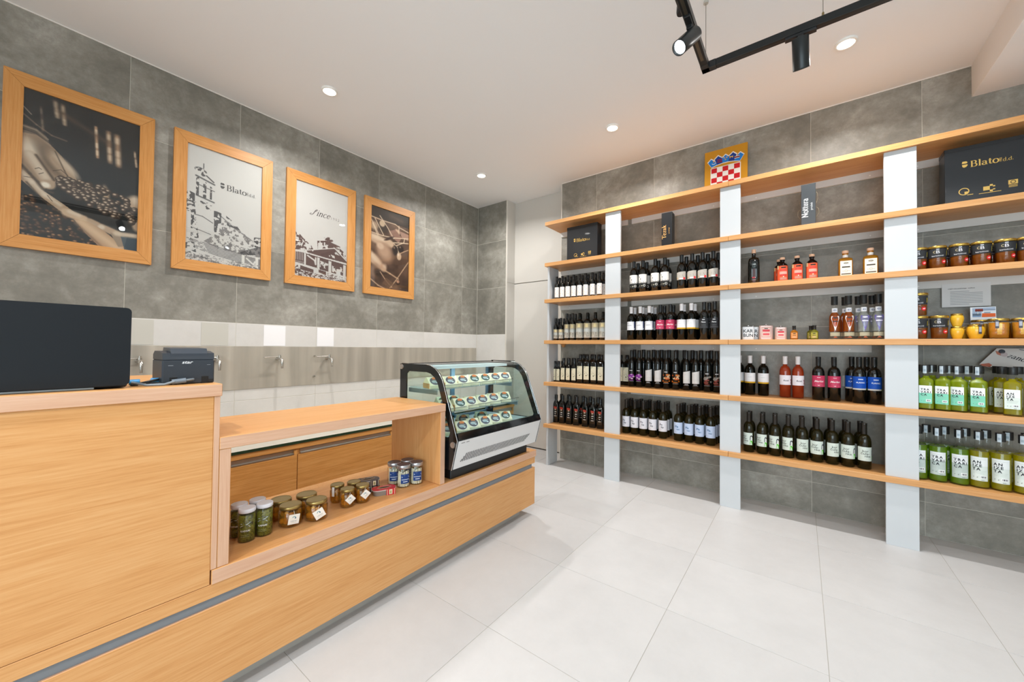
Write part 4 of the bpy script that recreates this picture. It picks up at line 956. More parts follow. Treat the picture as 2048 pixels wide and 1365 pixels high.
def cyl(R, off=.0005): return lambda u, v, o: ((R + off + .0004 * o) * math.sin(u / R), -(R + off + .0004 * o) * math.cos(u / R), v)
def flat(D, off=.0005): return lambda u, v, o: (u, -(D + off + .0004 * o), v)
def WINE(R, h, sh, nr, d=.054):
    q = [(nr + (R - nr) * math.sqrt(1 - t * t), sh + d * t) for t in (0, .25, .45, .62, .76, .87, .94)]
    return [(R * .86, .0), (R, .004)] + q + [(nr * 1.12, sh + d), (nr, sh + d + .012), (nr, h - .006)]
def bottle(kind, prof_, mat, cap=None, capm=None, lab=None, seg=20, sq=None, sx=1, sy=1, fn=None, neck=None, liquid=None, per=None, capname='capsule'):
    t = thing(kind, 'x', 'bottle')
    mb = MB(); mb.lathe(prof_, mat, seg, sq, sx, sy, per=per); mb.build('glass_body', t)
    if liquid:
        mb = MB(); mb.lathe([(r - .002, max(z, .004)) for r, z in liquid[0]], liquid[1], seg, sq[:len(liquid[0])] if sq else None, sx, sy); mb.build('liquid', t)
    if cap: MB().lathe(cap, capm, 16).build(capname, t)
    if neck: neck(t)
    if lab:
        p = Print(MB(), fn); lab(p); p.mb.build('label', t)
    return t
KINDS = {}
ttx = lambda s, b=.0: sans(s, b)
# small olive oil bottle, white label
def lab_oil(p):
    p.rect(-.034, .034, .022, .130, '#efe9e4', 0, 10)
    for u, v, c in ((-.006, .105, '#8a8f7a'), (.012, .09, '#b9905e'), (.004, .075, '#c8b79a'), (-.008, .06, '#d7a27c'), (.010, .052, '#7f8574')): p.disc(u, v, .0032, c, 1, 8)
    p.rect(-.008, .008, .118, .1195, '#9a958f').rect(-.010, .010, .035, .0362, '#b8b2aa')
def capd(h0, h1, r): return [(r, h0), (r, h1 - .003), (r * .8, h1)]
KINDS['oilS'] = lambda: bottle('oil_bottle', [(.022, 0), (.0255, .003), (.0255, .150), (.0235, .163), (.015, .175), (.0125, .185), (.012, .215)], GD, capd(.205, .248, .0138), CAPB, lab_oil, fn=cyl(.0255))
def lab_land(R, v0, v1):
    def f(p):
        a = R * 1.35; h = v1 - v0
        p.rect(-a, a, v0, v1, '#a9a69b', 0, 10); p.rect(-a, a, v0 + h * .68, v1, '#b5a98c', 1, 10); p.rect(-.25 * R, .45 * R, v0 + h * .72, v0 + h * .95, '#d8c795', 2, 3)
        p.rect(-a, a, v0 + h * .40, v0 + h * .60, '#b3b8b5', 1, 8); p.poly([(-.9 * R, v0 + h * .10), (-.2 * R, v0 + h * .16), (-.35 * R, v0 + h * .42), (-.8 * R, v0 + h * .38)], '#8b8478', 2)
        p.poly([(.05 * R, v0 + h * .04), (.5 * R, v0 + h * .06), (.65 * R, v0 + h * .30), (.2 * R, v0 + h * .36)], '#77726c', 2); p.rect(-a, a, v0, v0 + h * .05, '#c9c2b8', 2, 8); p.rect(-.7 * R, .0, v0 + h * .14, v0 + h * .16, '#d8d2c8', 3, 3)
    return f
KINDS['landS'] = lambda: bottle('oil_bottle', [(.021, 0), (.0245, .003), (.0245, .140), (.022, .155), (.014, .168), (.0122, .18), (.012, .21)], GD, capd(.20, .24, .0135), CAPB, lab_land(.0245, .022, .118), fn=cyl(.0245))
KINDS['landM'] = lambda: bottle('oil_bottle', [(.024, 0), (.0275, .003), (.0275, .178), (.025, .195), (.0155, .212), (.0135, .222), (.013, .25)], GD, capd(.240, .285, .0148), CAPB, lab_land(.0275, .028, .170), fn=cyl(.0275))
KINDS['landL'] = lambda: bottle('oil_bottle', [(.034, 0), (.039, .004), (.039, .182), (.036, .196), (.024, .212), (.0155, .220), (.0145, .235), (.0145, .25)], GD, capd(.224, .284, .0158), GR, lab_land(.039, .028, .176), fn=cyl(.039))
def lab_mar(w, v0, v1, D):
    def f(p):
        h = v1 - v0; a = w / 2
        p.rect(-a, a, v0, v1, '#e8e2c8', 0); p.poly([(-a, v0 + h * .78), (a * .1, v0 + h), (-a, v0 + h)], '#c9c6ab', 1)
        for (u0, t0, u1, t1) in ((-.7, .62, -.1, .50), (-.1, .50, .45, .42), (-.35, .55, -.5, .40), (.05, .47, .3, .58), (.2, .45, .55, .30)):
            p.poly([(a * u0, v0 + h * t0), (a * u1, v0 + h * t1), (a * u1, v0 + h * t1 + .002), (a * u0, v0 + h * t0 + .002)], '#7d7a5c', 2)
        p.disc(0, v0 + h * .30, a * .2, '#5e5a3a', 2, 10, a * .26); p.disc(-a * .55, v0 + h * .45, a * .14, '#8c8860', 2, 8); p.disc(a * .55, v0 + h * .36, a * .12, '#6d6a4c', 2, 8)
        p.rect(-a * .5, a * .3, v0 + h * .14, v0 + h * .155, '#b4ae92', 2)
    return f
def maras(nm, w, h, sh, v0, v1):
    R = w / 2
    pf_ = [(R * .95, 0), (R, .004), (R, sh), (R * .93, sh + .014), (R * .6, sh + .030), (.0135, sh + .042), (.0135, h - .03)]
    return bottle('oil_bottle', pf_, GD, capd(h - .036, h, .0165), CAPB, lab_mar(w * .84, v0, v1, R), sq=[1, 1, 1, .9, .5, 0, 0], seg=28, fn=flat(R))
KINDS['marS'] = lambda: maras('s', .044, .220, .125, .012, .136); KINDS['marM'] = lambda: maras('m', .054, .256, .150, .025, .150); KINDS['marL'] = lambda: maras('l', .066, .300, .205, .040, .178)
def lab_dark(p):
    for i, c in enumerate(('#9c3126', '#b5402e', '#8c2a22')): p.poly([(-.020 + .003 * i, .166 - i * .009), (.018 - .002 * i, .163 - i * .009), (.020, .170 - i * .009), (-.014, .175 - i * .009)], c, 0)
    p.text(ttx('36', .03), 0, .136, .020, '#cbb9a0', 1, 'c'); p.text(ttx('AA', .05), .001, .112, .016, '#ddd6cd', 1, 'c', shear=.2); p.poly([(-.012, .100), (.012, .098), (0, .088)], '#bfb6aa', 1); p.rect(-.013, .013, .068, .076, '#b9a99c', 1)
KINDS['dark'] = lambda: bottle('oil_bottle', [(.031, 0), (.033, .004), (.033, .182), (.031, .200), (.022, .222), (.0150, .236), (.0145, .262)], GD, [(.0165, .255), (.0165, .295), (.0150, .298)], CAPB, lab_dark, sq=[1, 1, 1, .8, .4, 0, 0], seg=28, fn=flat(.033))
def wine(label, h=.305, R=.0375, glassm=GD, capm=CAPB, caph=.062, sh=.178, kind='wine_bottle', liquid=None):
    prof_ = WINE(R, h, sh, .0142)
    c = [(.0152, h - caph), (.0156, h - caph + .002), (.0156, h - .016), (.0162, h - .015), (.0162, h - .002), (.0150, h)]
    return bottle(kind, prof_, glassm, c, capm, label, seg=24, fn=cyl(R), liquid=liquid)
def lab_palm(p):
    p.rect(-.052, .052, .088, .170, '#e9e6e0', 0, 14); p.rect(-.052, .052, .048, .092, '#2b2c2a', 0, 14)
    for u, w, h in ((-.05, .02, .014), (-.03, .016, .022), (-.012, .02, .012), (.01, .02, .016), (.03, .016, .010), (.046, .012, .014)): p.poly([(u - w / 2, .090), (u + w / 2, .090), (u + w * .2, .090 + h)], '#2b2c2a', 1)
    for u, v in ((-.024, .146), (-.012, .126)): p.rect(u - .0008, u + .0008, .09, v, '#3a3a36', 1); p.disc(u, v, .005, '#33342f', 1, 7)
    p.ring(.022, .066, .0105, .004, '#d5d4cf', 1); p.poly([(-.03, .062), (-.018, .060), (-.02, .068)], '#a9a9a2', 1); p.rect(-.006, .006, .060, .066, '#cfc8ac', 1)
KINDS['palm'] = lambda: wine(lab_palm, .302)
def lab_rock(p):
    p.rect(-.046, .046, .085, .150, '#b9b3aa', 0, 12, top=.158); p.poly([(-.046, .10), (-.02, .10), (-.015, .135), (-.046, .15)], '#cfc0a4', 1); p.poly([(-.012, .112), (.02, .108), (.036, .118), (.012, .128), (-.01, .125)], '#6c6f6d', 1); p.poly([(.0, .134), (.036, .130), (.04, .146), (.01, .152)], '#c3beb8', 1); p.poly([(.012, .126), (.034, .122), (.03, .134)], '#c9a29a', 2)
    p.rect(-.012, .02, .088, .100, '#ebe8e3', 2, 4); p.disc(.026, .096, .0105, '#d8343a', 3, 14); p.disc(-.036, .10, .008, '#c9a870', 2, 10)
KINDS['rock'] = lambda: wine(lab_rock, .306)
def lab_whiteB(p):
    p.rect(-.040, .040, .094, .174, '#e5e6ea', 0, 12); p.rect(.040, .052, .094, .174, '#27356f', 0, 3); p.rect(-.026, .016, .138, .1405, '#5b6270', 1, 4).rect(-.03, -.012, .158, .1592, '#8b909a', 1, 2).rect(-.026, .02, .133, .134, '#8b909a', 1, 4); p.rect(.040, .05, .10, .112, '#dfe1e8', 1)
KINDS['whiteB'] = lambda: wine(lab_whiteB, .314, glassm=GR, capm=CAPW, sh=.186)
def lab_pink(p):
    p.rect(-.050, .050, .098, .180, '#c23a5e', 0, 14); p.text(ttx('Merlot', .02), 0, .132, .020, '#f3e4e6', 1, 'c', shear=.35); p.rect(-.010, .010, .165, .168, '#f0d9de', 1, 2); p.rect(-.020, .020, .117, .1182, '#e7b9c4', 1, 3); p.rect(-.034, .034, .106, .1072, '#e7b9c4', 1, 5); p.poly([(-.007, .106), (.007, .106), (0, .112)], '#f0d9de', 2)
KINDS['pink'] = lambda: wine(lab_pink, .318, sh=.190)
def lab_yelB(p):
    p.rect(-.050, .050, .108, .178, '#e8e7ea', 0, 14); p.rect(-.050, .050, .096, .108, '#cf9f1e', 0, 14); p.rect(-.016, .012, .143, .1455, '#c3c6c6', 1, 3); p.rect(-.018, -.004, .162, .1633, '#a9abb4', 1, 2)
KINDS['yelB'] = lambda: wine(lab_yelB, .318, glassm=GR, capm=CAPW, sh=.190)
def lab_blackL(p):
    p.rect(-.050, .050, .098, .184, '#2a2b2e', 0, 14); p.rect(-.012, .008, .168, .174, '#c9c9cc', 1, 2); p.text(ttx('Plavac', .03), -.002, .146, .014, '#d8d8da', 1, 'c'); p.rect(-.018, .016, .124, .1252, '#8d8e92', 1, 3); p.rect(-.03, .03, .108, .110, '#6f7074', 1, 5)
KINDS['blackL'] = lambda: wine(lab_blackL, .322, sh=.192)
SLIM = lambda h: [(.028, 0), (.032, .004), (.032, .215), (.0305, .235), (.024, .258), (.0155, .275), (.0142, .285), (.0142, h - .005)]
def slim(lab, h=.350): return bottle('wine_bottle', SLIM(h), GD, [(.0152, .285), (.0158, .29), (.0158, h - .002), (.015, h)], CAPB, lab, seg=22, fn=cyl(.032))
def lab_flower(c1, c2, c3):
    def f(p):
        rr = random.Random(hash(c1) % 99 if False else len(c1) + int(c1[1:3], 16))
        p.rect(-.014, .012, .151, .157, '#d9d9dd', 1, 3)
        for i in range(14):
            u, v = -.036 + .072 * rr.random(), .070 + .060 * rr.random(); r = .006 + .007 * rr.random()
            p.poly([(u + r * math.cos(a) * (1 + .5 * rr.random()), v + r * .75 * math.sin(a)) for a in [k * PI / 3.5 for k in range(7)]], (c1, c2, c3)[i % 3], 1 + i % 3)
        p.rect(-.02, .02, .060, .0645, c1, 1, 4); p.rect(-.026, .026, .051, .0525, '#c9c9cd', 1, 5)
    return f
KINDS['purp'] = lambda: slim(lab_flower('#a23fb4', '#c9a9c4', '#8a2f9c')); KINDS['oran'] = lambda: slim(lab_flower('#e07a22', '#d5c3a0', '#cf5a1e')); KINDS['grey'] = lambda: slim(lab_flower('#8d4038', '#807a74', '#98928b'))
def lab_slant(p):
    p.rect(-.030, .040, .062, .160, '#dad9d8', 0, 12, top=.174)
    for i in range(5): p.poly([(-.026 + .011 * i, .088 + .004 * math.sin(i * 2)), (-.012 + .011 * i, .094 + .005 * math.sin(i * 3)), (-.012 + .011 * i, .0965 + .005 * math.sin(i * 3)), (-.026 + .011 * i, .0905 + .004 * math.sin(i * 2))], '#a9a7a2', 1)
    p.poly([(-.028, .068), (.0, .066), (.03, .072), (.02, .086), (-.01, .082)], '#c4c0b9', 1); p.rect(-.012, -.004, .140, .1415, '#a9a9ac', 1, 2); p.rect(-.014, .014, .050, .054, '#c9c9cd', 1, 4); p.rect(-.022, .022, .043, .0445, '#b9b9bd', 1, 4)
KINDS['slant'] = lambda: slim(lab_slant); KINDS['slimrear'] = lambda: slim(None, .356)
def lab_po(paper, inkc, a, b, edge):
    def f(p):
        p.rect(-.045, .048, .064, .163, paper, 0, 14); p.rect(.048, .058, .064, .163, edge, 0, 3)
        p.text(ttx(a, .025), -.026, .118, .024, inkc, 1); p.text(ttx(b, .015), -.014, .096, .022, inkc, 1); p.rect(-.03, -.008, .078, .0792, '#a9abb8', 1, 3)
    return f
SCREW = dict(capm=CAPG, caph=.078, sh=.180)
KINDS['posip'] = lambda: wine(lab_po('#e2e2ea', '#3c3e4c', 'Po', 'šip', '#54587e'), .318, glassm=GO, **SCREW); KINDS['plav'] = lambda: wine(lab_po('#c3d3ee', '#3f6f9e', 'Pla', 'vac', '#2e4f9a'), .318, glassm=GO, **SCREW)
def lab_kor(p):
    p.rect(-.046, .056, .058, .152, '#d5e0d8', 0, 16)
    p.text(ttx('kor', .01), -.018, .118, .021, '#4a524c', 1, sx=1.1); p.text(ttx('čula-', .01), -.026, .101, .021, '#4a524c', 1, sx=1.1); p.text(ttx('nka', .01), -.006, .084, .021, '#4a524c', 1, sx=1.1); p.rect(-.002, .012, .070, .0712, '#a9b3ac', 1, 2)
    p.poly([(.038, .060), (.055, .060), (.0555, .085), (.048, .094), (.040, .090)], '#59d11c', 1); p.poly([(.043, .094), (.050, .094), (.052, .122), (.046, .126), (.042, .116)], '#e6e9e6', 2); p.poly([(.037, .098), (.041, .098), (.043, .118), (.054, .120), (.0555, .112), (.0555, .128), (.048, .134), (.040, .128)], '#1d2230', 2); p.poly([(.0405, .09), (.0415, .09), (.0415, .10), (.0400, .10)], '#1d2230', 2)
KINDS['kor'] = lambda: wine(lab_kor, .312, glassm=GO, **SCREW)
def lab_rose(p):
    p.rect(-.050, .050, .098, .172, '#e6e2e8', 0, 14); p.text(ttx('Rosé', .02), -.018, .126, .017, '#433c44', 1, shear=.25); p.rect(-.02, -.006, .158, .1592, '#a9a4ac', 1, 2)
    for u, v in ((.038, .136), (.044, .124), (.040, .114)): p.disc(u, v, .0065, '#9c4254', 1, 9)
    p.disc(.040, .108, .005, '#b96a78', 1, 8)
KINDS['rose'] = lambda: wine(lab_rose, .318, glassm=CLEAR, capm=CAPW, sh=.19, liquid=(WINE(.0375, .27, .19, .0142), L_ROSE))
def lab_blue(p):
    p.rect(-.050, .050, .104, .186, '#1450b4', 0, 14); p.rect(-.050, .034, .094, .104, '#cfcdc6', 0, 12); p.rect(.034, .050, .094, .104, '#8bb52a', 0, 3); p.rect(-.013, .013, .164, .170, '#d5dff2', 1, 3); p.text(ttx('PLAVAC', .03), 0, .140, .013, '#dfe8f6', 1, 'c')
KINDS['blue'] = lambda: wine(lab_blue, .322, sh=.192)
def lab_liq(rows, vtop, vbot, w, top, bot, big):
    def f(p):
        h = vtop - vbot; a = w / 2
        p.rect(-a, a, vbot, vtop, bot, 0, 10); p.rect(-a, a, vbot + h * (.62 if big else .58), vtop, top, 1, 10)
        fs = h * .155
        for i, t in enumerate(rows): p.text(sans(t, .03, 1.35), -a * .72, vtop - h * (.27 + .145 * i), fs, '#23262e', 2, sx=.95)
        p.rect(-a * .7, a * .8, vtop - h * .10, vtop - h * .092, '#b3bab8', 2, 5)
        for i in range(3): p.rect(-a * .7, a * (.8 - .12 * i), vbot + h * (.42 - .055 * i), vbot + h * (.427 - .055 * i), '#a9b5b0', 2, 5)
        p.rect(a * .08, a * .82, vbot + h * .10, vbot + h * .23, '#e9eceb', 2, 4)
        for i, ww in enumerate((.05, .10, .04, .08, .06)): p.rect(a * (.18 + .12 * i), a * (.18 + .12 * i + ww), vbot + h * .13, vbot + h * .20, '#3a3f44', 3)
        p.disc(-a * .6, vbot + h * .15, a * .06, '#6c7a74', 2, 8); p.poly([(-a * .3, vbot + h * .12), (-a * .15, vbot + h * .12), (-a * .15, vbot + h * .18)], '#8b958f', 2); p.rect(a * .2, a * .55, vbot + h * .03, vbot + h * .045, '#6a726e', 2, 3)
    return f
def seal(t, u, v0, v1, w=.014, z=0):
    """paper excise strip hanging over the cap"""
    R = u; mb = MB(); p = Print(mb, cyl(R, .0012)); p.rect(-.012, .004, v0, v1, '#c5d3dc', 0, 3); p.rect(-.009, .001, v0 + .012, v0 + .026, '#9fb2c0', 1, 2); mb.build('tax_strip', t)
def liquor(rows, liq, big, top, bot, strip=True):
    if big: R, h, s1, s2, nb, cb_ = .041, .335, .218, .236, .262, .286
    else: R, h, s1, s2, nb, cb_ = .0345, .280, .182, .197, .215, .236
    pr_ = [(R * .93, 0), (R, .005), (R, s1), (R * .93, s1 + .009), (R * .5, s2 + .006), (.0165, nb - .012), (.0165, cb_ + .01)]
    sq = [.55, .55, .55, .5, .2, 0, 0] if not big else [0, 0, 0, 0, 0, 0, 0]
    lq = ([(R - .0005, .010), (R, .014), (R, s1 - .008), (R * .93, s1)] if big else [(R, .010), (R, s1), (R * .93, s1 + .008), (R * .5, s2 + .004), (.0165, nb - .012), (.0165, nb - .002)], liq)
    cp = [(.0195, cb_), (.0205, cb_ + .002), (.0205, h - .002), (.0195, h)]
    lab = lab_liq(rows, *( (.158, .036) if False else ((.186, .046, R * 1.75) if big else (.152, .041, R * 1.62))), top, bot, big)
    return bottle('liquor_bottle', pr_, CLEAR, cp, CAPB, lab, seg=24, sq=sq, fn=cyl(R) if big else flat(R * .995), liquid=lq, neck=(lambda t: seal(t, .0208, h - .052, h - .004)) if strip else None, capname='cap')
KINDS['travG'] = lambda: liquor(('TRA', 'VARI', 'CA'), L_GREEN, False, '#e9ecec', '#7fcfb4'); KINDS['travS'] = lambda: liquor(('TRA', 'VARI', 'CA'), L_LEAF, True, '#e4e8ea', '#b9c6c2')
KINDS['anizS'] = lambda: liquor(('AN', 'IZE', 'TA'), L_YEL, False, '#e6eae8', '#d8e2dc', False); KINDS['anizB'] = lambda: liquor(('AN', 'IZE', 'TA'), L_YEL, True, '#e4e9e9', '#d5ded9')
def lab_karb(p):
    p.rect(-.036, .036, .012, .12, '#4a3a3c', 0, 10); p.rect(-.036, .036, .12, .178, '#1c2426', 0, 10); p.text(ttx('KAR', .02), -.002, .150, .016, '#aab4b4', 1, 'c'); p.text(ttx('BUN', .02), -.002, .132, .016, '#5d686a', 1, 'c')
    p.disc(.024, .100, .007, '#d9a14e', 2, 8); p.poly([(.016, .100), (.032, .100), (.024, .086)], '#d9a14e', 2); p.disc(.026, .114, .004, '#e0ae60', 2, 8); p.rect(-.02, .006, .046, .056, '#b03a44', 1, 3); p.rect(.008, .018, .048, .054, '#d8c8c8', 1, 2); p.rect(-.012, .012, .030, .034, '#a08a88', 1, 3)
KINDS['karb'] = lambda: bottle('liqueur_bottle', [(.036, 0), (.039, .004), (.039, .150), (.038, .185), (.034, .205), (.018, .214), (.0135, .222), (.0135, .250)], GD, [(.0145, .248), (.0145, .276), (.013, .279)], CORK, lab_karb, seg=24, sq=[.3, .3, .3, .3, .2, 0, 0, 0], fn=cyl(.0398), capname='cork')
def cork_t(z, r): return [(.0115, z - .02), (.0115, z), (r, z + .001), (r, z + .017), (r * .9, z + .019)]
def lab_red(p):
    p.rect(-.046, .034, .012, .124, '#d85a38', 0, 12); p.rect(-.046, -.030, .100, .128, '#d8b98c', 1, 3); p.rect(-.014, .016, .106, .116, '#2a2424', 1, 4); p.rect(-.02, .02, .086, .098, '#c9403c', 1, 5); p.rect(-.024, .024, .060, .080, '#c9a094', 1, 5)
    p.rect(-.02, .02, .047, .058, '#bf3a3a', 1, 5); p.rect(-.022, .022, .018, .036, '#b98474', 1, 5); p.disc(.0, .041, .004, '#e6d3c0', 2, 8)
KINDS['red'] = lambda: bottle('liqueur_bottle', [(.032, 0), (.0355, .004), (.0355, .118), (.033, .132), (.022, .146), (.0135, .152), (.0135, .166), (.0165, .168), (.0165, .174)], DRED, cork_t(.174, .0165), CORK, lab_red, seg=24, fn=cyl(.0355), capname='cork')
def lab_yel(p):
    p.rect(-.031, .031, .014, .116, '#ece3cf', 0, 2); p.disc(0, .100, .013, '#2c2824', 1, 14, .0055); p.rect(-.008, .008, .0985, .1015, '#e6dcc8', 2); p.rect(-.022, .022, .068, .077, '#3a342e', 1); p.ring(0, .045, .0075, .0015, '#4a443c', 1); p.rect(-.02, -.01, .044, .0455, '#4a443c', 1); p.rect(.01, .02, .044, .0455, '#4a443c', 1); p.rect(-.026, .026, .020, .027, '#3a342e', 1)
def wneck(t): MB().lathe([(.0150, .142), (.0155, .160)], ink('#e9e4dc'), 16, cap=(False, False)).build('neck_band', t)
KINDS['yel'] = lambda: bottle('liqueur_bottle', [(.036, 0), (.0385, .004), (.0385, .118), (.036, .132), (.022, .140), (.0145, .143), (.0145, .162), (.0175, .164), (.0175, .172)], L_AMB, cork_t(.172, .0185), CORK, lab_yel, seg=28, sq=[.8, .8, .8, .7, .3, 0, 0, 0, 0], sy=.66, fn=flat(.0255), neck=wneck, capname='cork')
def flask(w, h, face, lab):
    t = thing('hip_flask', 'x', 'flask')
    mb = MB(); mb.lathe([(.94, 0), (1, .004), (1, h * .86), (.97, h * .90), (.90, h * .905)], face, 28, [1] * 5, w / 2, .012); mb.build('flask_body', t)
    mb = MB(); mb.lathe([(.0055, h * .90), (.0055, h * .93), (.0085, h * .93), (.0085, h * .99), (.007, h)], SILV, 14); mb.build('screw_cap', t)
    p = Print(MB(), flat(.0125)); lab(p); p.mb.build('label', t); return t
def lab_fw(p):
    p.text(ttx('KAR', .012), 0, .058, .036, '#26282a', 1, 'c', sx=.98); p.text(ttx('BUN', .012), .0, .024, .036, '#26282a', 1, 'c', sx=.92)
def lab_fp(s):
    def f(p):
        a = .036 * s; p.rect(-a * .85, a * .85, .016 * s, .096 * s, '#c9a49c', 0); p.rect(-a * .7, a * .7, .024 * s, .088 * s, '#dcc3bb', 1); p.rect(-a * .62, a * .62, .060 * s, .076 * s, '#c94450', 2); p.rect(-a * .55, a * .55, .034 * s, .048 * s, '#cf5860', 2); p.rect(-a * .3, a * .3, .080 * s, .086 * s, '#4a3c3c', 2)
    return f
KINDS['flW'] = lambda: flask(.080, .115, plain('flask_white', '#e9ebee', .3), lab_fw); KINDS['flPL'] = lambda: flask(.092, .122, plain('flask_pink', '#d3b5ae', .3, metal=.5), lab_fp(1.05)); KINDS['flPS'] = lambda: flask(.076, .106, plain('flask_pink', '#d3b5ae', .3, metal=.5), lab_fp(.88))
def mini(liq, paper):
    def lab(p): p.rect(-.022, .022, .010, .052, paper, 0, 6); p.rect(-.008, .008, .042, .048, '#2c2824', 1, 3); p.rect(-.010, .010, .030, .034, '#5d4a34', 1, 3); p.rect(-.012, .012, .016, .022, '#c9a890', 1, 3)
    return bottle('miniature_bottle', [(.021, 0), (.0235, .003), (.0235, .052), (.021, .062), (.010, .070), (.0085, .078)], liq, [(.0105, .074), (.0105, .096), (.0115, .097), (.0115, .104)], CAPB, lab, fn=cyl(.0235), capname='cap')
KINDS['miniO'] = lambda: mini(L_ORA, '#dd9a5c'); KINDS['miniG'] = lambda: mini(L_LIME, '#a9a44a')
def spirit(liq, tri, mark, floor_):
    def lab(p):
        p.poly([(-.024, .148), (.024, .148), (.022, .165), (-.022, .165)], tri, 0); p.poly([(-.024, .148), (0, .060), (.024, .148)], tri, 0); p.disc(0, .153, .014, mark, 1, 14, .005); p.rect(-.016, .016, .124, .131, mark, 1, 4)
        p.rect(-.03, .03, .024, .050, '#a9a48c', 0, 8); p.poly([(-.012, .012), (.0, .024), (.014, .012)], '#b9684a', 1)
    def nk(t):
        p = Print(MB(), cyl(.0165, .0012)); p.rect(-.018, .018, .192, .222, '#e3e4e8', 0, 6); p.disc(0, .207, .008, '#8e94a8', 1, 10); p.mb.build('neck_label', t)
    return bottle('brandy_bottle', [(.029, 0), (.0325, .004), (.0325, .050), (.031, .054), (.0325, .060), (.0325, .150), (.030, .168), (.020, .186), (.0155, .200), (.0140, .232), (.017, .236), (.017, .244), (.0140, .248)], CLEAR, [(.0165, .246), (.0185, .25), (.0185, .300), (.0195, .301), (.0195, .306)], CAPB, lab, seg=22, fn=cyl(.0325), neck=nk, capname='cap', liquid=([(.0325, .056), (.0325, .150), (.030, .168), (.020, .186), (.0165, .194)], liq))
KINDS['bran'] = lambda: spirit(L_BRANDY, '#eae7e2', '#3a3230', 0); KINDS['clear'] = lambda: spirit(WHITEG, '#6a5aa8', '#e3dff0', 0)
def honey(fill, h=.147, lid=GOLD):
    t = thing('honey_jar', 'x', 'jar')
    MB().lathe([(.032, 0), (.036, .004), (.0425, .128), (.040, .134)], CLEAR, 24).build('glass_body', t)
    MB().lathe([(.031, .005), (.0345, .008), (.0405, .118), (.03, .1181)], fill, 24).build('honey', t)
    MB().lathe([(.0425, .132), (.0438, .134), (.0438, .144), (.0415, .147)], lid, 24).build('lid', t)
    r = lambda v: .036 + (.0425 - .036) * v / .128
    p = Print(MB(), lambda u, v, o: ((r(v) + .0008 + .0004 * o) * math.sin(u / .04), -(r(v) + .0008 + .0004 * o) * math.cos(u / .04), v))
    p.rect(-.052, .052, .072, .127, '#2b2d30', 0, 14); p.text(ttx('B', .0), 0, .098, .026, '#dcdce2', 1, 'c', sx=1.2); p.ring(-.012, .107, .007, .0018, '#c9b98c', 1, 12, 60, 300); p.text(ttx('bartulović', .01), 0, .080, .0105, '#cfd0d6', 1, 'c', sx=1.2); p.rect(.044, .047, .085, .115, '#d8c23a', 1); p.rect(-.006, .006, .120, .127, '#a9adb4', 1, 2)
    p.mb.build('label', t); p = Print(MB(), p.fn); p.disc(.030, .046, .0125, '#d5282c', 0, 14); p.poly([(.022, .044), (.034, .042), (.038, .050), (.030, .050)], '#f3dcdc', 1); p.mb.build('sticker', t); return t
KINDS['hon'] = lambda: honey(HON); KINDS['honY'] = lambda: honey(HONL)
def amphora(R, h):
    t = thing('honey_pot', 'x', 'jar'); k = h / .085
    MB().lathe([(R * .62, 0), (R * .66, .003 * k), (R * .92, .034 * k), (R, .052 * k), (R * .95, .066 * k), (R * .80, .074 * k)], HONY, 22).build('glass_body', t)
    MB().lathe([(R * .82, .073 * k), (R * .86, .075 * k), (R * .86, .083 * k), (R * .8, .085 * k)], GOLD, 22).build('lid', t); return t
KINDS['amph'] = lambda: amphora(.030, .078)
def amph_tag():
    t = amphora(.039, .088); p = Print(MB(), lambda u, v, o: ((.0402 + .0004 * o) * math.sin(u / .04), -(.0402 + .0004 * o) * math.cos(u / .04), v)); p.rect(.006, .020, .030, .086, '#3a3c44', 0, 3).rect(.008, .018, .042, .072, '#9fa3b8', 1, 2); p.mb.build('label', t); return t
KINDS['amphT'] = amph_tag
def comb():
    t = thing('honeycomb_jar', 'x', 'jar')
    MB().lathe([(.034, 0), (.037, .004), (.0405, .10), (.0385, .108)], CLEAR, 22, [.4] * 4).build('glass_body', t)
    MB().lathe([(.033, .005), (.036, .008), (.0385, .096), (.02, .0961)], HONL, 22, [.4] * 4).build('honey', t)
    mb = MB(); rr = random.Random(5); cm = plain('honeycomb', '#dcae46', .55, bump=.6, bscale=130, var=.2)
    mb.lathe([(.030, .022), (.0368, .026), (.0392, .094), (.030, .0955)], cm, 12, [.6] * 4, sx=.72, sy=1.0); mb.build('honeycomb', t)
    MB().lathe([(.0405, .106), (.042, .108), (.042, .117), (.040, .120)], GOLD, 22).build('lid', t)
    p = Print(MB(), flat(.0408)); p.rect(-.016, -.002, .062, .112, '#4a4c54', 0).rect(-.0145, -.0035, .074, .100, '#a3a7b4', 1); p.mb.build('label', t); return t
KINDS['comb'] = comb

CACHE = {}
def put(kind, x, y, z, rz, label, group):
    if kind not in CACHE:
        t = CACHE[kind] = KINDS[kind](); t.location = (x, y, z); t.rotation_euler = (0, 0, rz); t['label'] = label
        if group: t['group'] = group
        return t
    return dup(CACHE[kind], (x, y, z), rz, label, group)
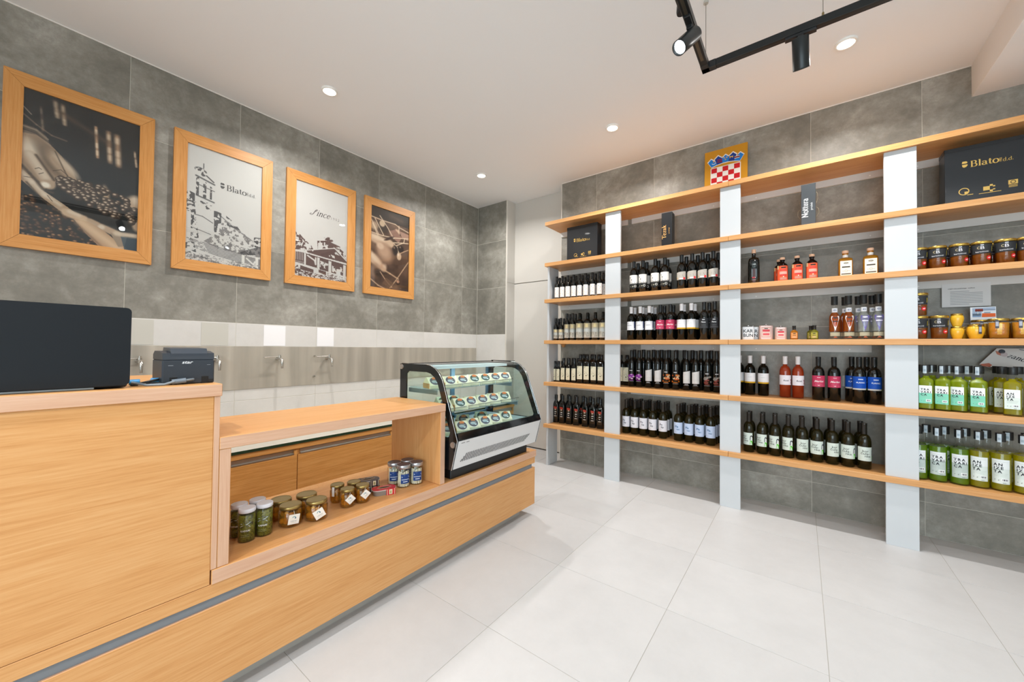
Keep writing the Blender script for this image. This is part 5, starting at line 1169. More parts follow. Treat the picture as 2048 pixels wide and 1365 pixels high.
# rows on the shelves: kind, shelf, depth, what one sees, group, turn (degrees), where along the shelf
ROWS = [
 ('oilS', 4, 3.53, 'slim oil bottle with white label in front', 'white-labelled oil bottles', 12, [-2.089, -2.023, -1.956, -1.888, -1.82, -1.75, -1.675, -1.599]),
 ('oilS', 4, 3.6, 'oil bottle with pinkish label peeping out beside the first post', '', 14, [-1.588]),
 ('oilS', 4, 3.6, 'dark neck in the second row behind white-labelled oil bottles', 'rear row of white-labelled oil bottles', 10, [-2.096, -2.029, -1.959, -1.895, -1.821, -1.755, -1.674]),
 ('landS', 3, 3.54, 'short oil bottle with landscape label by the end panel', 'short landscape-label oil bottles', 15, [-2.105, -2.042]),
 ('landM', 3, 3.545, 'middle-sized slim oil bottle with landscape label', 'middle landscape-label oil bottles', 12, [-1.971, -1.907]),
 ('landL', 3, 3.55, 'broad dark bottle with grey landscape label', 'broad landscape-label bottles', 12, [-1.825, -1.737, -1.65, -1.567]),
 ('landL', 3, 3.64, 'greenish neck in the row behind broad landscape-label bottles', 'rear row of broad landscape-label bottles', 10, [-1.862, -1.774, -1.69, -1.605]),
 ('landM', 3, 3.63, 'slim neck behind the middle-sized landscape-label bottles', 'rear row of middle landscape-label bottles', 10, [-1.98, -1.915]),
 ('landS', 3, 3.61, 'short neck behind the shortest landscape-label bottles', 'rear row of short landscape-label bottles', 10, [-2.108, -2.045]),
 ('marS', 2, 3.6, 'smallest square oil bottle with cream olive label', 'small square oil bottles', 4, [-2.147, -2.1]),
 ('marM', 2, 3.6, 'medium square oil bottle with cream olive label', 'medium square oil bottles', 4, [-2.038, -1.975, -1.911]),
 ('marL', 2, 3.61, 'large square oil bottle with cream label and olive', 'large square oil bottles', 4, [-1.843, -1.767, -1.687, -1.609]),
 ('marL', 2, 3.7, 'neck behind the large square oil bottles', 'rear row of large square oil bottles', 4, [-1.849, -1.754, -1.678]),
 ('marM', 2, 3.69, 'neck behind the medium square oil bottles', 'rear row of medium square oil bottles', 4, [-2.035, -1.972, -1.91]),
 ('marS', 2, 3.68, 'neck behind the smallest square oil bottles', 'rear row of small square oil bottles', 4, [-2.15, -2.098]),
 ('dark', 1, 3.61, 'dark square bottle with red and white print on the lowest shelf', 'red-printed dark bottles', 8, [-2.133, -2.053, -1.967, -1.885, -1.782, -1.699, -1.616]),
 ('dark', 1, 3.7, 'neck in the row behind dark red-printed bottles', 'rear row of red-printed dark bottles', 6, [-2.12, -2.031, -1.943, -1.855, -1.772, -1.683]),
 ('palm', 4, 3.53, 'wine bottle with palms and round seal on white label', 'palm-label wine bottles', 0, [-1.254, -1.169, -1.057, -0.973]),
 ('palm', 4, 3.62, 'wine bottle half hidden behind the palm-label ones', 'rear row of palm-label wine bottles', 4, [-1.246, -1.163, -1.054, -0.975]),
 ('rock', 4, 3.53, 'wine bottle with rocky label and red round sticker', 'rock-label wine bottles', 4, [-0.832, -0.747, -0.665, -0.583]),
 ('rock', 4, 3.62, 'black neck behind the red-stickered wine bottles', 'rear row of rock-label wine bottles', 4, [-0.813, -0.72, -0.64, -0.56]),
 ('whiteB', 3, 3.54, 'white-capped wine bottle with plain white label', 'white-capped wine bottles', 2, [-1.28, -1.196, -1.113]),
 ('whiteB', 3, 3.62, 'white cap in the second row behind plain white labels', 'second row of white-capped wine bottles', 4, [-1.274, -1.197, -1.114]),
 ('whiteB', 3, 3.7, 'white cap in the third row, farthest back', 'third row of white-capped wine bottles', 4, [-1.195, -1.108]),
 ('pink', 3, 3.54, 'wine bottle with crimson label on the second bay middle shelf', 'crimson-label bottles on the middle shelf', 6, [-1.014, -0.928]),
 ('pink', 3, 3.62, 'black neck behind the middle-shelf crimson-label bottles', 'rear crimson-label bottles on the middle shelf', 6, [-1.0, -0.921]),
 ('yelB', 3, 3.54, 'white-capped bottle, yellow-striped label, second bay middle shelf', 'yellow-striped bottles on the middle shelf', 6, [-0.834, -0.755]),
 ('yelB', 3, 3.62, 'white cap behind the middle-shelf yellow-striped bottles', 'rear yellow-striped bottles on the middle shelf', 6, [-0.831, -0.742]),
 ('blackL', 3, 3.54, 'wine bottle with black label and white lettering', 'black-label wine bottles', 8, [-0.655, -0.574]),
 ('blackL', 3, 3.62, 'black neck between the two black-label wine bottles', '', 4, [-0.628]),
 ('marL', 2, 3.71, 'square oil bottle tucked behind the first white post', 'oil bottles behind the first post', 4, [-1.445, -1.382]),
 ('purp', 2, 3.64, 'slim bottle with purple pattern and white line', 'purple-pattern bottles', 8, [-1.31, -1.238]),
 ('slant', 2, 3.64, 'slim bottle with slanted white label, after the purple ones', 'slanted-label bottles beside the purple ones', 10, [-1.148, -1.065]),
 ('oran', 2, 3.64, 'slim bottle with orange pattern', 'orange-pattern bottles', 8, [-0.987, -0.906]),
 ('slant', 2, 3.64, 'slim bottle with slanted white label, after the orange ones', 'slanted-label bottles beside the orange ones', 10, [-0.816, -0.74]),
 ('grey', 2, 3.64, 'slim bottle with grey and red pattern', 'grey-pattern bottles', 8, [-0.646, -0.575]),
 ('slimrear', 2, 3.72, 'tall black neck behind the slim patterned bottles', 'rear row of slim bottles', 0, [-1.311, -1.222, -1.125, -1.052, -0.985, -0.918, -0.85, -0.783, -0.712, -0.63]),
 ('posip', 1, 3.595, 'olive glass bottle with pale lilac label', 'pale-label wine bottles', 8, [-1.345, -1.262, -1.18, -1.094, -1.003]),
 ('posip', 1, 3.67, 'neck in the second row behind pale lilac labels', 'second row of pale-label wine bottles', 8, [-1.355, -1.268, -1.182, -1.097, -1.0]),
 ('posip', 1, 3.738, 'neck in the third row behind pale lilac labels', 'third row of pale-label wine bottles', 8, [-1.346, -1.249, -1.166, -1.082, -0.997]),
 ('plav', 1, 3.595, 'olive glass bottle with light blue label', 'blue-label wine bottles', 8, [-0.871, -0.784, -0.7, -0.613]),
 ('plav', 1, 3.67, 'neck in the second row behind light blue labels', 'second row of light blue-label bottles', 8, [-0.864, -0.775, -0.69, -0.606]),
 ('plav', 1, 3.738, 'neck in the third row behind light blue labels', 'third row of light blue-label bottles', 8, [-0.857, -0.755, -0.671, -0.588]),
 ('karb', 4, 3.55, 'black corked liqueur bottle with golden heart charm', '', 8, [-0.299]),
 ('red', 4, 3.56, 'corked dark apothecary bottle with orange-red label', 'orange-red label apothecary bottles', 8, [-0.114, -0.024, 0.063]),
 ('red', 4, 3.63, 'corked dark bottle half hidden behind the first orange-red label', '', 8, [-0.137]),
 ('yel', 4, 3.56, 'corked flat amber bottle with cream label', 'flat amber bottles', 4, [0.249, 0.379]),
 ('flW', 3, 3.55, 'white hip flask with big black letters in front', '', 6, [-0.337]),
 ('flW', 3, 3.6, 'white hip flask half hidden behind the lettered one', '', 6, [-0.31]),
 ('flPL', 3, 3.55, 'larger pink metal hip flask with red print', '', 6, [-0.219]),
 ('flPS', 3, 3.55, 'smaller pink metal hip flask with red print', '', 6, [-0.125]),
 ('miniO', 3, 3.54, 'orange miniature bottle with black cap', '', 0, [-0.043]),
 ('miniG', 3, 3.54, 'green miniature bottle with black cap in front', '', 0, [0.076]),
 ('miniG', 3, 3.592, 'green miniature bottle hidden behind the other green one', '', 0, [0.056]),
 ('bran', 3, 3.54, 'amber brandy bottle with white pointed label', 'amber brandy bottles', 6, [0.188, 0.263]),
 ('bran', 3, 3.61, 'amber brandy bottle behind the second white pointed label', '', 6, [0.249]),
 ('clear', 3, 3.54, 'clear spirit bottle with violet pointed label', 'violet-label spirit bottles', 6, [0.341, 0.415]),
 ('clear', 3, 3.61, 'black cap behind the violet-label spirit bottles', 'rear violet-label spirit bottles', 6, [0.32, 0.392]),
 ('yelB', 2, 3.655, 'white-capped bottle, yellow-striped label, third bay', 'yellow-striped bottles in the third bay', 0, [-0.334, -0.243]),
 ('yelB', 2, 3.7, 'bottle with white label cut off by the second post', '', 0, [-0.413]),
 ('rose', 2, 3.64, 'rosé wine bottle with white label and white cap', 'rosé wine bottles', 8, [-0.101, -0.021]),
 ('pink', 2, 3.625, 'wine bottle with crimson label beside the wall socket', 'crimson-label bottles by the socket', 4, [0.1, 0.189]),
 ('blue', 2, 3.6, 'wine bottle with bright blue label', 'bright blue-label bottles', 4, [0.322, 0.4]),
 ('blue', 2, 3.685, 'black bottle behind the bright blue labels', 'rear bright blue-label bottles', 4, [0.29, 0.37]),
 ('kor', 1, 3.575, 'olive bottle with pale green lettered label in front', 'pale green-label bottles', [-42, -34, -44, -42, 14, -16, 22, -14, 6], [-0.335, -0.245, -0.163, -0.08, 0.003, 0.089, 0.174, 0.259, 0.344]),
 ('kor', 1, 3.655, 'neck in the row behind pale green labels', 'rear row of pale green-label bottles', 6, [-0.334, -0.246, -0.166, -0.081, 0.0, 0.082, 0.167, 0.249, 0.331]),
 ('hon', 4, 3.53, 'gold-lidded honey jar, dark label, on the upper shelf', 'honey jars on the upper shelf', [-10, -6, -4, -8, -6, -6], [0.602, 0.684, 0.776, 0.865, 0.956, 1.037]),
 ('hon', 4, 3.63, 'gold lid in the back row of the upper honey shelf', 'rear honey jars on the upper shelf', 0, [0.65, 0.747, 0.841, 0.933, 1.023]),
 ('hon', 3, 3.53, 'dark-labelled honey jar on the sheet-of-paper shelf', 'dark-label honey jars below the paper sheet', -14, [0.603, 0.69]),
 ('hon', 1.4785, 3.53, 'honey jar standing on top of another by the post', '', -14, [0.603]),
 ('amph', 3, 3.53, 'small yellow honey pot with another one on its lid', '', 0, [0.765]),
 ('amphT', 3, 3.54, 'wide yellow honey pot with a grey label strip', '', 0, [0.842]),
 ('amph', 3, 3.62, 'small yellow honey pot half hidden behind the wide one', '', 0, [0.81]),
 ('comb', 3, 3.53, 'jar of honeycomb with a grey label strip', 'honeycomb jars', -8, [0.928, 1.016]),
 ('comb', 3, 3.625, 'gold-lidded jar behind the honeycomb jars', 'rear honey jars behind the honeycomb', 0, [0.885, 0.975, 1.065]),
 ('travG', 2, 3.5, 'small liquor bottle with white and mint label', 'mint-label liquor bottles', -20, [0.627, 0.7, 0.764, 0.844]),
 ('travG', 2, 3.595, 'small liquor bottle behind the mint labels', 'rear row of mint-label liquor bottles', -16, [0.6, 0.672, 0.748, 0.822]),
 ('anizS', 2, 3.49, 'small yellow liquor bottle with white label', 'white-label yellow liquor bottles', -20, [0.967, 1.04]),
 ('anizS', 2, 3.57, 'small yellow liquor bottle half hidden behind the white label', '', -20, [0.95]),
 ('anizS', 2, 3.655, 'small yellow liquor bottle in the back row', 'rear yellow liquor bottles', -20, [0.955, 1.035]),
 ('travS', 1, 3.53, 'large green liquor bottle with grey and white label', 'large green liquor bottles', -10, [0.596, 0.68, 0.769]),
 ('travS', 1, 3.62, 'black cap in the row behind large green liquor bottles', 'rear row of large green liquor bottles', -10, [0.647, 0.729, 0.816]),
 ('anizB', 1, 3.53, 'large yellow liquor bottle with pale label', 'large yellow liquor bottles', -14, [0.848, 0.931, 1.016]),
 ('anizB', 1, 3.62, 'black cap in the row behind large yellow liquor bottles', 'rear row of large yellow liquor bottles', -14, [0.899, 0.984, 1.052]),
]
rj = random.Random(11)
for kind, s, y, desc, group, rz, xs in ROWS:
    n = len(xs)
    for i, x in enumerate(xs):
        z = SZ[s - 1] if isinstance(s, int) else s
        if n == 1: lb = desc
        elif n == 2: lb = desc + (', leftmost of two', ', rightmost of two')[i]
        elif i == n - 1: lb = desc + ', last to the right'
        else: lb = desc + ', %s from left' % ORD[i]
        r = rz[i] if isinstance(rz, (list, tuple)) else rz + rj.uniform(-5, 5)
        put(kind, x + 0.0, y, z + .0002, math.radians(r), lb, group if n > 1 or group else None)
put('amph', .765, 3.53, 1.331 + .0786, 0, 'small yellow honey pot standing on another honey pot', None)

# ------------------------------------------------------------------ jars in the counter niche (z .480)
NZ = .4802
CAPF = stone('capers', [(.38, '#1c1e0a'), (.46, '#4a4d1c'), (.53, '#7d7c2c'), (.60, '#34370f')], .35, 75, 160); MUSH = stone('oil_mushroom', [(.36, '#8f5f22'), (.48, '#c08a38'), (.58, '#dcae5c'), (.68, '#a8722a')], .3, 22, 80)
OIL = glass('jar_oil', '#f0cf7a', 1.4, 0, '#c99a3c', .30); FISHF = plain('fish_strip', '#ded9c0', .4, var=.15, bscale=70, bump=.3)
def caper():
    t = thing('caper_jar', 'x', 'jar')
    MB().lathe([(.0265, 0), (.0295, .003), (.0295, .108), (.027, .114)], CLEAR, 24).build('glass_body', t)
    MB().lathe([(.0255, .004), (.028, .006), (.028, .104), (.02, .1045)], CAPF, 24).build('capers', t)
    MB().lathe([(.0285, .113), (.0295, .114), (.0295, .126), (.0275, .128)], WLID, 24).build('lid', t)
    p = Print(MB(), cyl(.0297)); c = '#c3cdd2'
    p.poly([(-.018, .074), (.006, .070), (.020, .078), (.004, .082)], c, 0); p.poly([(-.020, .062), (.018, .060), (.014, .066), (-.012, .068)], c, 0); p.text(ttx('KAPARI', .02), 0, .044, .0095, '#dfe3e0', 1, 'c'); p.rect(-.014, .012, .030, .0312, '#9fa67a', 1, 3); p.rect(-.016, .014, .024, .0252, '#9fa67a', 1, 3); p.mb.build('label', t); return t
KINDS['caper'] = caper
def tagcard(t, R, v, u, s=.046, rot=0.0, tilt=.25):
    """little folded card on a string"""
    c = Vector((R * math.sin(u / R) * 1.0, -R * math.cos(u / R), v)); nrm = Vector((math.sin(u / R), -math.cos(u / R), 0)); tx = Vector((math.cos(u / R), math.sin(u / R), 0)); upv = (Vector((0, 0, 1)) - nrm * -.12).normalized()
    cr, sr = math.cos(rot), math.sin(rot); A = tx * cr + upv * sr; B = -tx * sr + upv * cr
    fn = lambda a, b, o: tuple(c + nrm * (.004 + .0003 * o) + A * a + B * b)
    mb = MB(); h = s / 2; mb.prism([(-h, -h), (h, -h), (h, h), (-h, h)], lambda a, b, d: tuple(c + nrm * (.003 + d) + A * a + B * b), 0, .001, ink('#ece8e0'))
    p = Print(mb, fn); p.ring(0, s * .14, s * .17, s * .06, '#2f8c9c', 1, 12, 20, 170); p.disc(s * .12, s * .12, s * .07, '#24627e', 1, 8); p.text(sans('DALMATINO', .01), 0, -s * .2, s * .10, '#5f7d86', 1, 'c'); p.rect(-s * .25, s * .25, -s * .32, -s * .30, '#b9b9b2', 1)
    mb.tube([tuple(c + nrm * .004 + B * h * .9), tuple(c + nrm * .001 + Vector((0, 0, h * 1.1 + .012)))], .0008, ink('#d8d0c0'), 5); mb.build('tag_card', t)
def bigjar(R, h, tg=None, strip=False, small=False):
    t = thing('preserve_jar', 'x', 'jar')
    MB().lathe([(R * .86, 0), (R * .97, .004), (R, .012), (R, h * .68), (R * .93, h * .76), (R * .86, h * .80), (R * .86, h * .84)], CLEAR, 26).build('glass_body', t)
    MB().lathe([(R * .82, .004), (R * .93, .010), (R * .95, h * .66), (R * .8, h * .72)], OIL, 24).build('oil', t)
    mb = MB(); rr = random.Random(int(R * 1e4) + (tg is not None))
    for i in range(16):
        a = 2 * PI * i / 9 + rr.random(); q = R * (.60 + .18 * rr.random()); z0 = .012 + (h * .32) * (i // 8); l = h * (.22 + .12 * rr.random())
        mb.lathe([(R * .10, z0), (R * .22, z0 + l * .3), (R * .2, z0 + l * .8), (R * .06, z0 + l)], MUSH, 8, ax=(q * math.cos(a), q * math.sin(a)))
    mb.build('preserve_piece', t)
    MB().lathe([(R * .86, h * .83), (R * .93, h * .835), (R * .93, h * .955), (R * .88, h), (R * .80, h * .985)], plain('lid_brass', '#a8935a', .3, metal=.8), 26).build('lid', t)
    if strip:
        p = Print(MB(), cyl(R, .001)); p.rect(-.006, .006, h * .42, h * .94, '#e9e7e2', 0, 2); p.mb.build('seal_strip', t)
    if tg: tagcard(t, R, *tg)
    return t
KINDS['bigA'] = lambda: bigjar(.046, .086, (.036, .016, .042, -.10)); KINDS['bigB'] = lambda: bigjar(.046, .086, (.036, .012, .042, .45)); KINDS['bigC'] = lambda: bigjar(.046, .086)
KINDS['smA'] = lambda: bigjar(.034, .086, (.042, .014, .036, .72)); KINDS['smB'] = lambda: bigjar(.034, .086, (.046, .014, .036, .80)); KINDS['smC'] = lambda: bigjar(.034, .086, None, True)
def fishjar():
    t = thing('fish_jar', 'x', 'jar')
    MB().lathe([(.032, 0), (.0365, .004), (.0365, .088), (.033, .098), (.033, .104)], CLEAR, 26).build('glass_body', t)
    mb = MB(); rr = random.Random(4)
    for i in range(22):
        a = 2 * PI * i / 14 + rr.random() * .2; q = .024 if i < 14 else .011; l = .07 + .014 * rr.random()
        mb.tube([(q * math.cos(a), q * math.sin(a), .005), (q * math.cos(a + .1), q * math.sin(a + .1), .005 + l)], [.0065, .0045], FISHF, 7)
    mb.build('fish_strip', t)
    MB().lathe([(.0345, .100), (.0365, .102), (.0365, .118), (.035, .120)], SILV, 26, cap=(True, False)).build('lid', t)
    MB().lathe([(.035, .1198), (.034, .1202)], plain('lid_inset', '#4a4550', .35), 26).build('lid_inset', t)
    p = Print(MB(), cyl(.0367)); p.rect(-.024, .024, .024, .074, '#1f3f7c', 0, 8); p.poly([(-.020, .062), (-.004, .068), (.018, .064), (.020, .056), (-.002, .052), (-.018, .056)], '#aebdd0', 1); p.rect(-.02, .02, .044, .047, '#cfd6e0', 1, 4); p.rect(-.012, .012, .032, .036, '#cfd6e0', 1, 3); p.mb.build('label', t); return t
KINDS['fish'] = fishjar
for x, y, rz, lb in [(-1.742, .572, 62, 'white-lidded caper jar at the front of four'), (-1.742, .634, 58, 'white-lidded caper jar on the right of four'), (-1.808, .566, 40, 'white-lidded caper jar beside the niche side panel'), (-1.806, .630, 62, 'white-lidded caper jar at the back of four')]:
    put('caper', x, y, NZ, math.radians(rz), lb, 'caper jars in the niche')
for k, x, y, rz, lb in [('bigA', -1.752, .738, 62, 'wide jar of preserves, upright tag, front of the wide four'), ('bigB', -1.722, .834, 62, 'wide jar of preserves with slanted tag, right of the wide four'), ('bigC', -1.845, .735, 60, 'wide untagged jar of preserves behind the upright-tag jar'), ('bigC', -1.818, .834, 60, 'wide untagged jar of preserves behind the slanted-tag jar')]:
    put(k, x, y, NZ, math.radians(rz), lb, 'wide jars of preserves')
for k, x, y, rz, lb in [('smC', -1.828, .985, 30, 'narrow jar of preserves with a white seal strip'), ('smA', -1.738, .988, 58, 'narrow jar of preserves with diamond tag, front'), ('smB', -1.730, 1.062, 58, 'narrow jar of preserves with diamond tag, nearest the tins'), ('smC', -1.802, 1.058, -60, 'narrow jar of preserves behind the three others')]:
    put(k, x, y, NZ, math.radians(rz), lb, 'narrow jars of preserves')
for x, y, rz, lb in [(-1.748, 1.318, 70, 'jar of white fish strips at the front of four'), (-1.732, 1.394, 62, 'jar of white fish strips next to the niche side panel'), (-1.823, 1.312, 52, 'jar of white fish strips nearest the tins'), (-1.806, 1.388, 62, 'jar of white fish strips at the back of four')]:
    put('fish', x, y, NZ, math.radians(rz), lb, 'silver-lidded fish jars')
def tin(label, loc, rz, c1, c2, body):
    t = thing('fish_tray', label, 'tin', loc, rz, 'fish trays in the niche')
    def rrect(w, h, r, n=5): return [(sx * (w / 2 - r) + r * math.cos(math.radians(a0 + 90 * i / n)), sy * (h / 2 - r) + r * math.sin(math.radians(a0 + 90 * i / n))) for sx, sy, a0 in ((1, 1, 0), (-1, 1, 90), (-1, -1, 180), (1, -1, 270)) for i in range(n + 1)]
    mb = MB(); o = rrect(.116, .064, .026); k = len(o); vs = [(x * .88, y * .86, 0) for x, y in o] + [(x, y, .026) for x, y in o]; mb.add(vs, [list(range(k))[::-1], list(range(k, 2 * k))] + [(i, (i + 1) % k, k + (i + 1) % k, k + i) for i in range(k)], body); mb.build('tray', t)
    MB().prism(rrect(.122, .070, .028), lambda a, b, d: (a, b, d), .026, .029, plain('tray_rim', '#c9c5c0', .3)).build('rim', t)
    mb = MB(); mb.prism(rrect(.118, .066, .026), lambda a, b, d: (a, b, d), .029, .0305, c1)
    p = Print(mb, lambda u, v, o: (u, v, .0307 + .0003 * o)); p.poly([(-.036, .002), (-.012, .014), (.03, .010), (.040, .004), (.012, -.012), (-.02, -.010)], '#e3c9a4', 1); p.poly([(-.031, .002), (-.010, .011), (.027, .008), (.035, .003), (.010, -.009), (-.018, -.007)], '#33261e', 2); p.rect(-.03, -.01, .020, .023, '#e0a94a', 1); p.poly([(.0, .022), (.03, .020), (.03, .023), (.0, .025)], '#e9dcc8', 1)
    mb.build('sleeve_top', t)
    mb = MB(); mb.box(.006, .052, -.0352, -.0325, .0, .0305, c1); p = Print(mb, lambda u, v, o: (u, -.0354 - .0003 * o, v)); p.rect(.020, .036, .004, .028, '#ded3b4', 1); p.rect(.024, .032, .008, .022, '#a9a06a', 2); p.rect(.010, .012, .0, .03, '#ded3b4', 1).rect(.046, .048, .0, .03, '#ded3b4', 1); mb.build('sleeve_band', t)
    return t
TB = plain('tray_plastic', '#8a817a', .3, coat=.2); TRED = plain('sleeve_red', '#c22a34', .35); TBLK = plain('sleeve_dark', '#3c3236', .35)
tin('red sleeved plastic fish tray lying on the niche floor', (-1.738, 1.188, NZ), math.radians(68), TRED, 0, TB)
for k, z in enumerate((0, .0312)): tin(('dark sleeved fish tray underneath another dark one', 'dark sleeved fish tray lying on top of another')[k], (-1.835, 1.155, NZ + z), math.radians(72 - 4 * k), TBLK, 0, TB)

# ------------------------------------------------------------------ cartons, crest and papers on the shelves
CARD = plain('carton_black', '#15171a', .34, coat=.04, bump=.06, bscale=300); GILT = plain('gilt_print', '#c9a659', .38, metal=.35)
CARDG = plain('carton_grey', '#33383c', .45, bump=.03); 
def carton(label, cat, x0, x1, yf, d, h, mat, edge=None):
    t = thing('gift_carton', label, cat, ((x0 + x1) / 2, yf, 2.1602), 0)
    w = x1 - x0
    box('carton_body', t, -w / 2, w / 2, 0, d, 0, h - .004, mat, .002)
    box('carton_lid', t, -w / 2 - .0012, w / 2 + .0012, -.0012, d + .0012, h * .93, h, mat, .002) if edge else None
    return t, Print(MB(), lambda u, v, o: (u, -.0004 - .0004 * o, v))
def cert(p, u, v, s):
    p.ring(u, v, .030 * s, .006 * s, GILT, 1, 16); p.rect(u + .003 * s, u + .022 * s, v - .022 * s, v - .003 * s, GILT, 2); p.rect(u + .018 * s, u + .05 * s, v - .034 * s, v - .029 * s, GILT, 1)
    a = u + .125 * s; p.rect(a - .022 * s, a + .012 * s, v - .018 * s, v + .014 * s, GILT, 1); p.rect(a + .012 * s, a + .028 * s, v + .012 * s, v + .026 * s, GILT, 1); p.rect(a + .012 * s, a + .028 * s, v - .032 * s, v - .018 * s, GILT, 1); p.rect(a + .028 * s, a + .04 * s, v + .004 * s, v + .014 * s, GILT, 1); p.rect(a + .028 * s, a + .04 * s, v - .020 * s, v - .012 * s, GILT, 1); p.rect(a - .045 * s, a + .07 * s, v - .040 * s, v - .036 * s, GILT, 1)
    b = u + .255 * s; p.rect(b - .024 * s, b + .024 * s, v, v + .034 * s, GILT, 1); p.ring(b, v + .017 * s, .014 * s, .004 * s, '#2a2622', 2, 14); p.disc(b, v + .017 * s, .007 * s, GILT, 3, 10)
    for i in range(3): p.rect(b - .022 * s, b + .022 * s, v - .008 * s - .007 * s * i, v - .005 * s - .007 * s * i, GILT, 1)
t, p = carton('black gift carton with gilt name, small, over the olive oil bottles', 'carton', -1.955, -1.613, 3.50, .10, .352, CARD, True)
blato(p, -.092, .185, .080, GILT); p.mb.build('gilt_lettering', t); p = Print(MB(), p.fn); cert(p, -.070, .052, .62); p.mb.build('gilt_marks', t)
t, p = carton('large black gift carton with gilt name on the top right shelf', 'carton', .713, 1.215, 3.50, .115, .350, CARD, True)
blato(p, -.180, .215, .086, GILT); p.mb.build('gilt_lettering', t); p = Print(MB(), p.fn); cert(p, -.172, .072, .74); p.mb.build('gilt_marks', t)
t, p = carton('slim black bottle carton with gilt upright lettering, by the crest', 'carton', -.995, -.905, 3.50, .085, .312, CARD)
p.text(serif('Tezak', .12, .04), -.006, .075, .050, '#d9a864', 1, rot=R90); p.text(sans('postup', .0), .024, .115, .020, '#b98c4e', 1, rot=R90); p.poly([(-.047, .142), (-.042, .146), (-.047, .150), (-.0445, .146)], '#d9a864', 1); p.mb.build('lettering', t)
MB().prism([(.0, .292), (.02, .285), (.02, .29)], lambda a, b, d: (.0455 + a * .2, d, b), .02, .07, CARD).build('carton_flap', t, fixn=True)
t, p = carton('slim grey bottle carton with white upright lettering and cord handles', 'carton', .001, .085, 3.50, .085, .314, CARDG)
p.text(serif('Nottura', .12, .04), -.002, .065, .052, '#e3e5e6', 1, rot=R90, sx=.86); p.text(sans('prošek', .0), .024, .115, .020, '#d0d3d4', 1, rot=R90); p.mb.build('lettering', t)
for sx in (-1, 1):
    mb = MB(); co_ = plain('cord_handle', '#8d816c', .8)
    mb.tube([(sx * .043, .04, .26), (sx * .052, .035, .24), (sx * .054, .035, .20), (sx * .044, .04, .17)], .0016, co_, 6); mb.tube([(sx * .043, .05, .15), (sx * .060, .045, .13), (sx * .062, .045, .10), (sx * .044, .05, .07)], .0016, co_, 6); mb.build('cord_handle', t)

cr = thing('coat_of_arms', 'gilt board with red and white chequered shield and blue crown on the top shelf', 'crest', (-.521, 3.700, 2.6012))
cr.rotation_euler = (-.06, 0, 0)
box('board', cr, -.164, .164, 0, .022, 0, .412, plain('gilt_board', '#c98f1c', .35, metal=.25, var=.06, bscale=6), .002)
p = Print(MB(), lambda u, v, o: (u, -.0006 - .0006 * o, v)); WHT, RED = '#e6e2dc', '#c0141c'
sw, vt, vb = .218, .247, .028; c_ = sw / 5
def shield(k):
    a = sw / 2 + k; return [(-a, vt + k), (a, vt + k), (a, .095)] + [(a * math.cos(math.radians(q)), .095 + (.067 + k) * math.sin(math.radians(q))) for q in range(-15, -180, -15)] + [(-a, .095)]
p.poly(shield(.006), WHT, 0); 
for r in range(5):
    for c in range(5):
        if (r + c) % 2: continue
        x0, x1 = -sw / 2 + c * c_, -sw / 2 + (c + 1) * c_; y1 = vt - r * c_; y0 = y1 - c_
        low = lambda x: .095 - .067 * math.sqrt(max(0, 1 - (x / (sw / 2)) ** 2)) if True else 0
        if y0 < .095:
            n = 6; pts = [(x0 + (x1 - x0) * i / n, max(y0, low(x0 + (x1 - x0) * i / n))) for i in range(n + 1)]
            if min(q[1] for q in pts) >= y1: continue
            p.poly(pts + [(x1, y1), (x0, y1)], RED, 1)
        else: p.poly([(x0, y0), (x1, y0), (x1, y1), (x0, y1)], RED, 1)
LB, DB = '#1f7ccf', '#173a8c'
def crown(i, k=0.0):
    x0, x1 = -.130 + .052 * i, -.130 + .052 * (i + 1)
    bow = lambda x: .262 + .020 * (1 - (x / .13) ** 2); flare = lambda x, v: x * (1 + (v - .27) * 1.2)
    b0, b1 = bow(x0) - k, bow(x1) - k; tp = .335 + .012 * (1 - ((i - 2) / 2) ** 2) + (.008 if i in (1, 3) else 0)
    sh_ = tp - .026
    return [(flare(x0 * .84, b0), b0), (flare(x1 * .84, b1), b1), (flare(x1, sh_) + k, sh_ + k), ((flare(x0, tp) + flare(x1, tp)) / 2, tp + k * 1.6), (flare(x0, sh_) - k, sh_ + k)]
for i in range(5): p.poly(crown(i, .006), WHT, 0)
for i in range(5):
    q = crown(i); p.poly(q, (LB, DB, LB, DB, LB)[i], 1); mx_ = (q[0][0] + q[1][0]) / 2; my = (q[0][1] + q[3][1]) / 2; hw = .019
    if i == 0: p.disc(mx_ - .004, my + .012, .007, '#d9a050', 2, 8); p.ring(mx_ - .004, my + .002, .017, .005, '#d5dbe2', 2, 10, 200, 340)
    if i == 1: p.rect(mx_ - hw, mx_ + hw, my - .004, my + .006, '#8c1f2c', 2).rect(mx_ - hw, mx_ + hw, my - .022, my - .012, '#8c1f2c', 2)
    if i == 2:
        for a, b in ((-.010, .008), (.010, .008), (0, -.010)): p.disc(mx_ + a, my + b, .006, '#d9a050', 2, 6)
    if i == 3: p.poly([(mx_ - .014, my + .010), (mx_ - .008, my + .004), (mx_ + .010, my + .004), (mx_ + .014, my + .008), (mx_ + .012, my - .012), (mx_ + .008, my - .012), (mx_ + .007, my - .004), (mx_ - .006, my - .004), (mx_ - .008, my - .012), (mx_ - .012, my - .012)], '#d9b04a', 2)
    if i == 4: p.disc(mx_ + .004, my + .018, .006, '#d9a050', 2, 6); p.rect(mx_ - hw, mx_ + hw, my - .014, my + .006, WHT, 2).rect(mx_ - hw, mx_ + hw, my - .010, my + .002, '#7c1a24', 3)
p.mb.build('shield_print', cr)

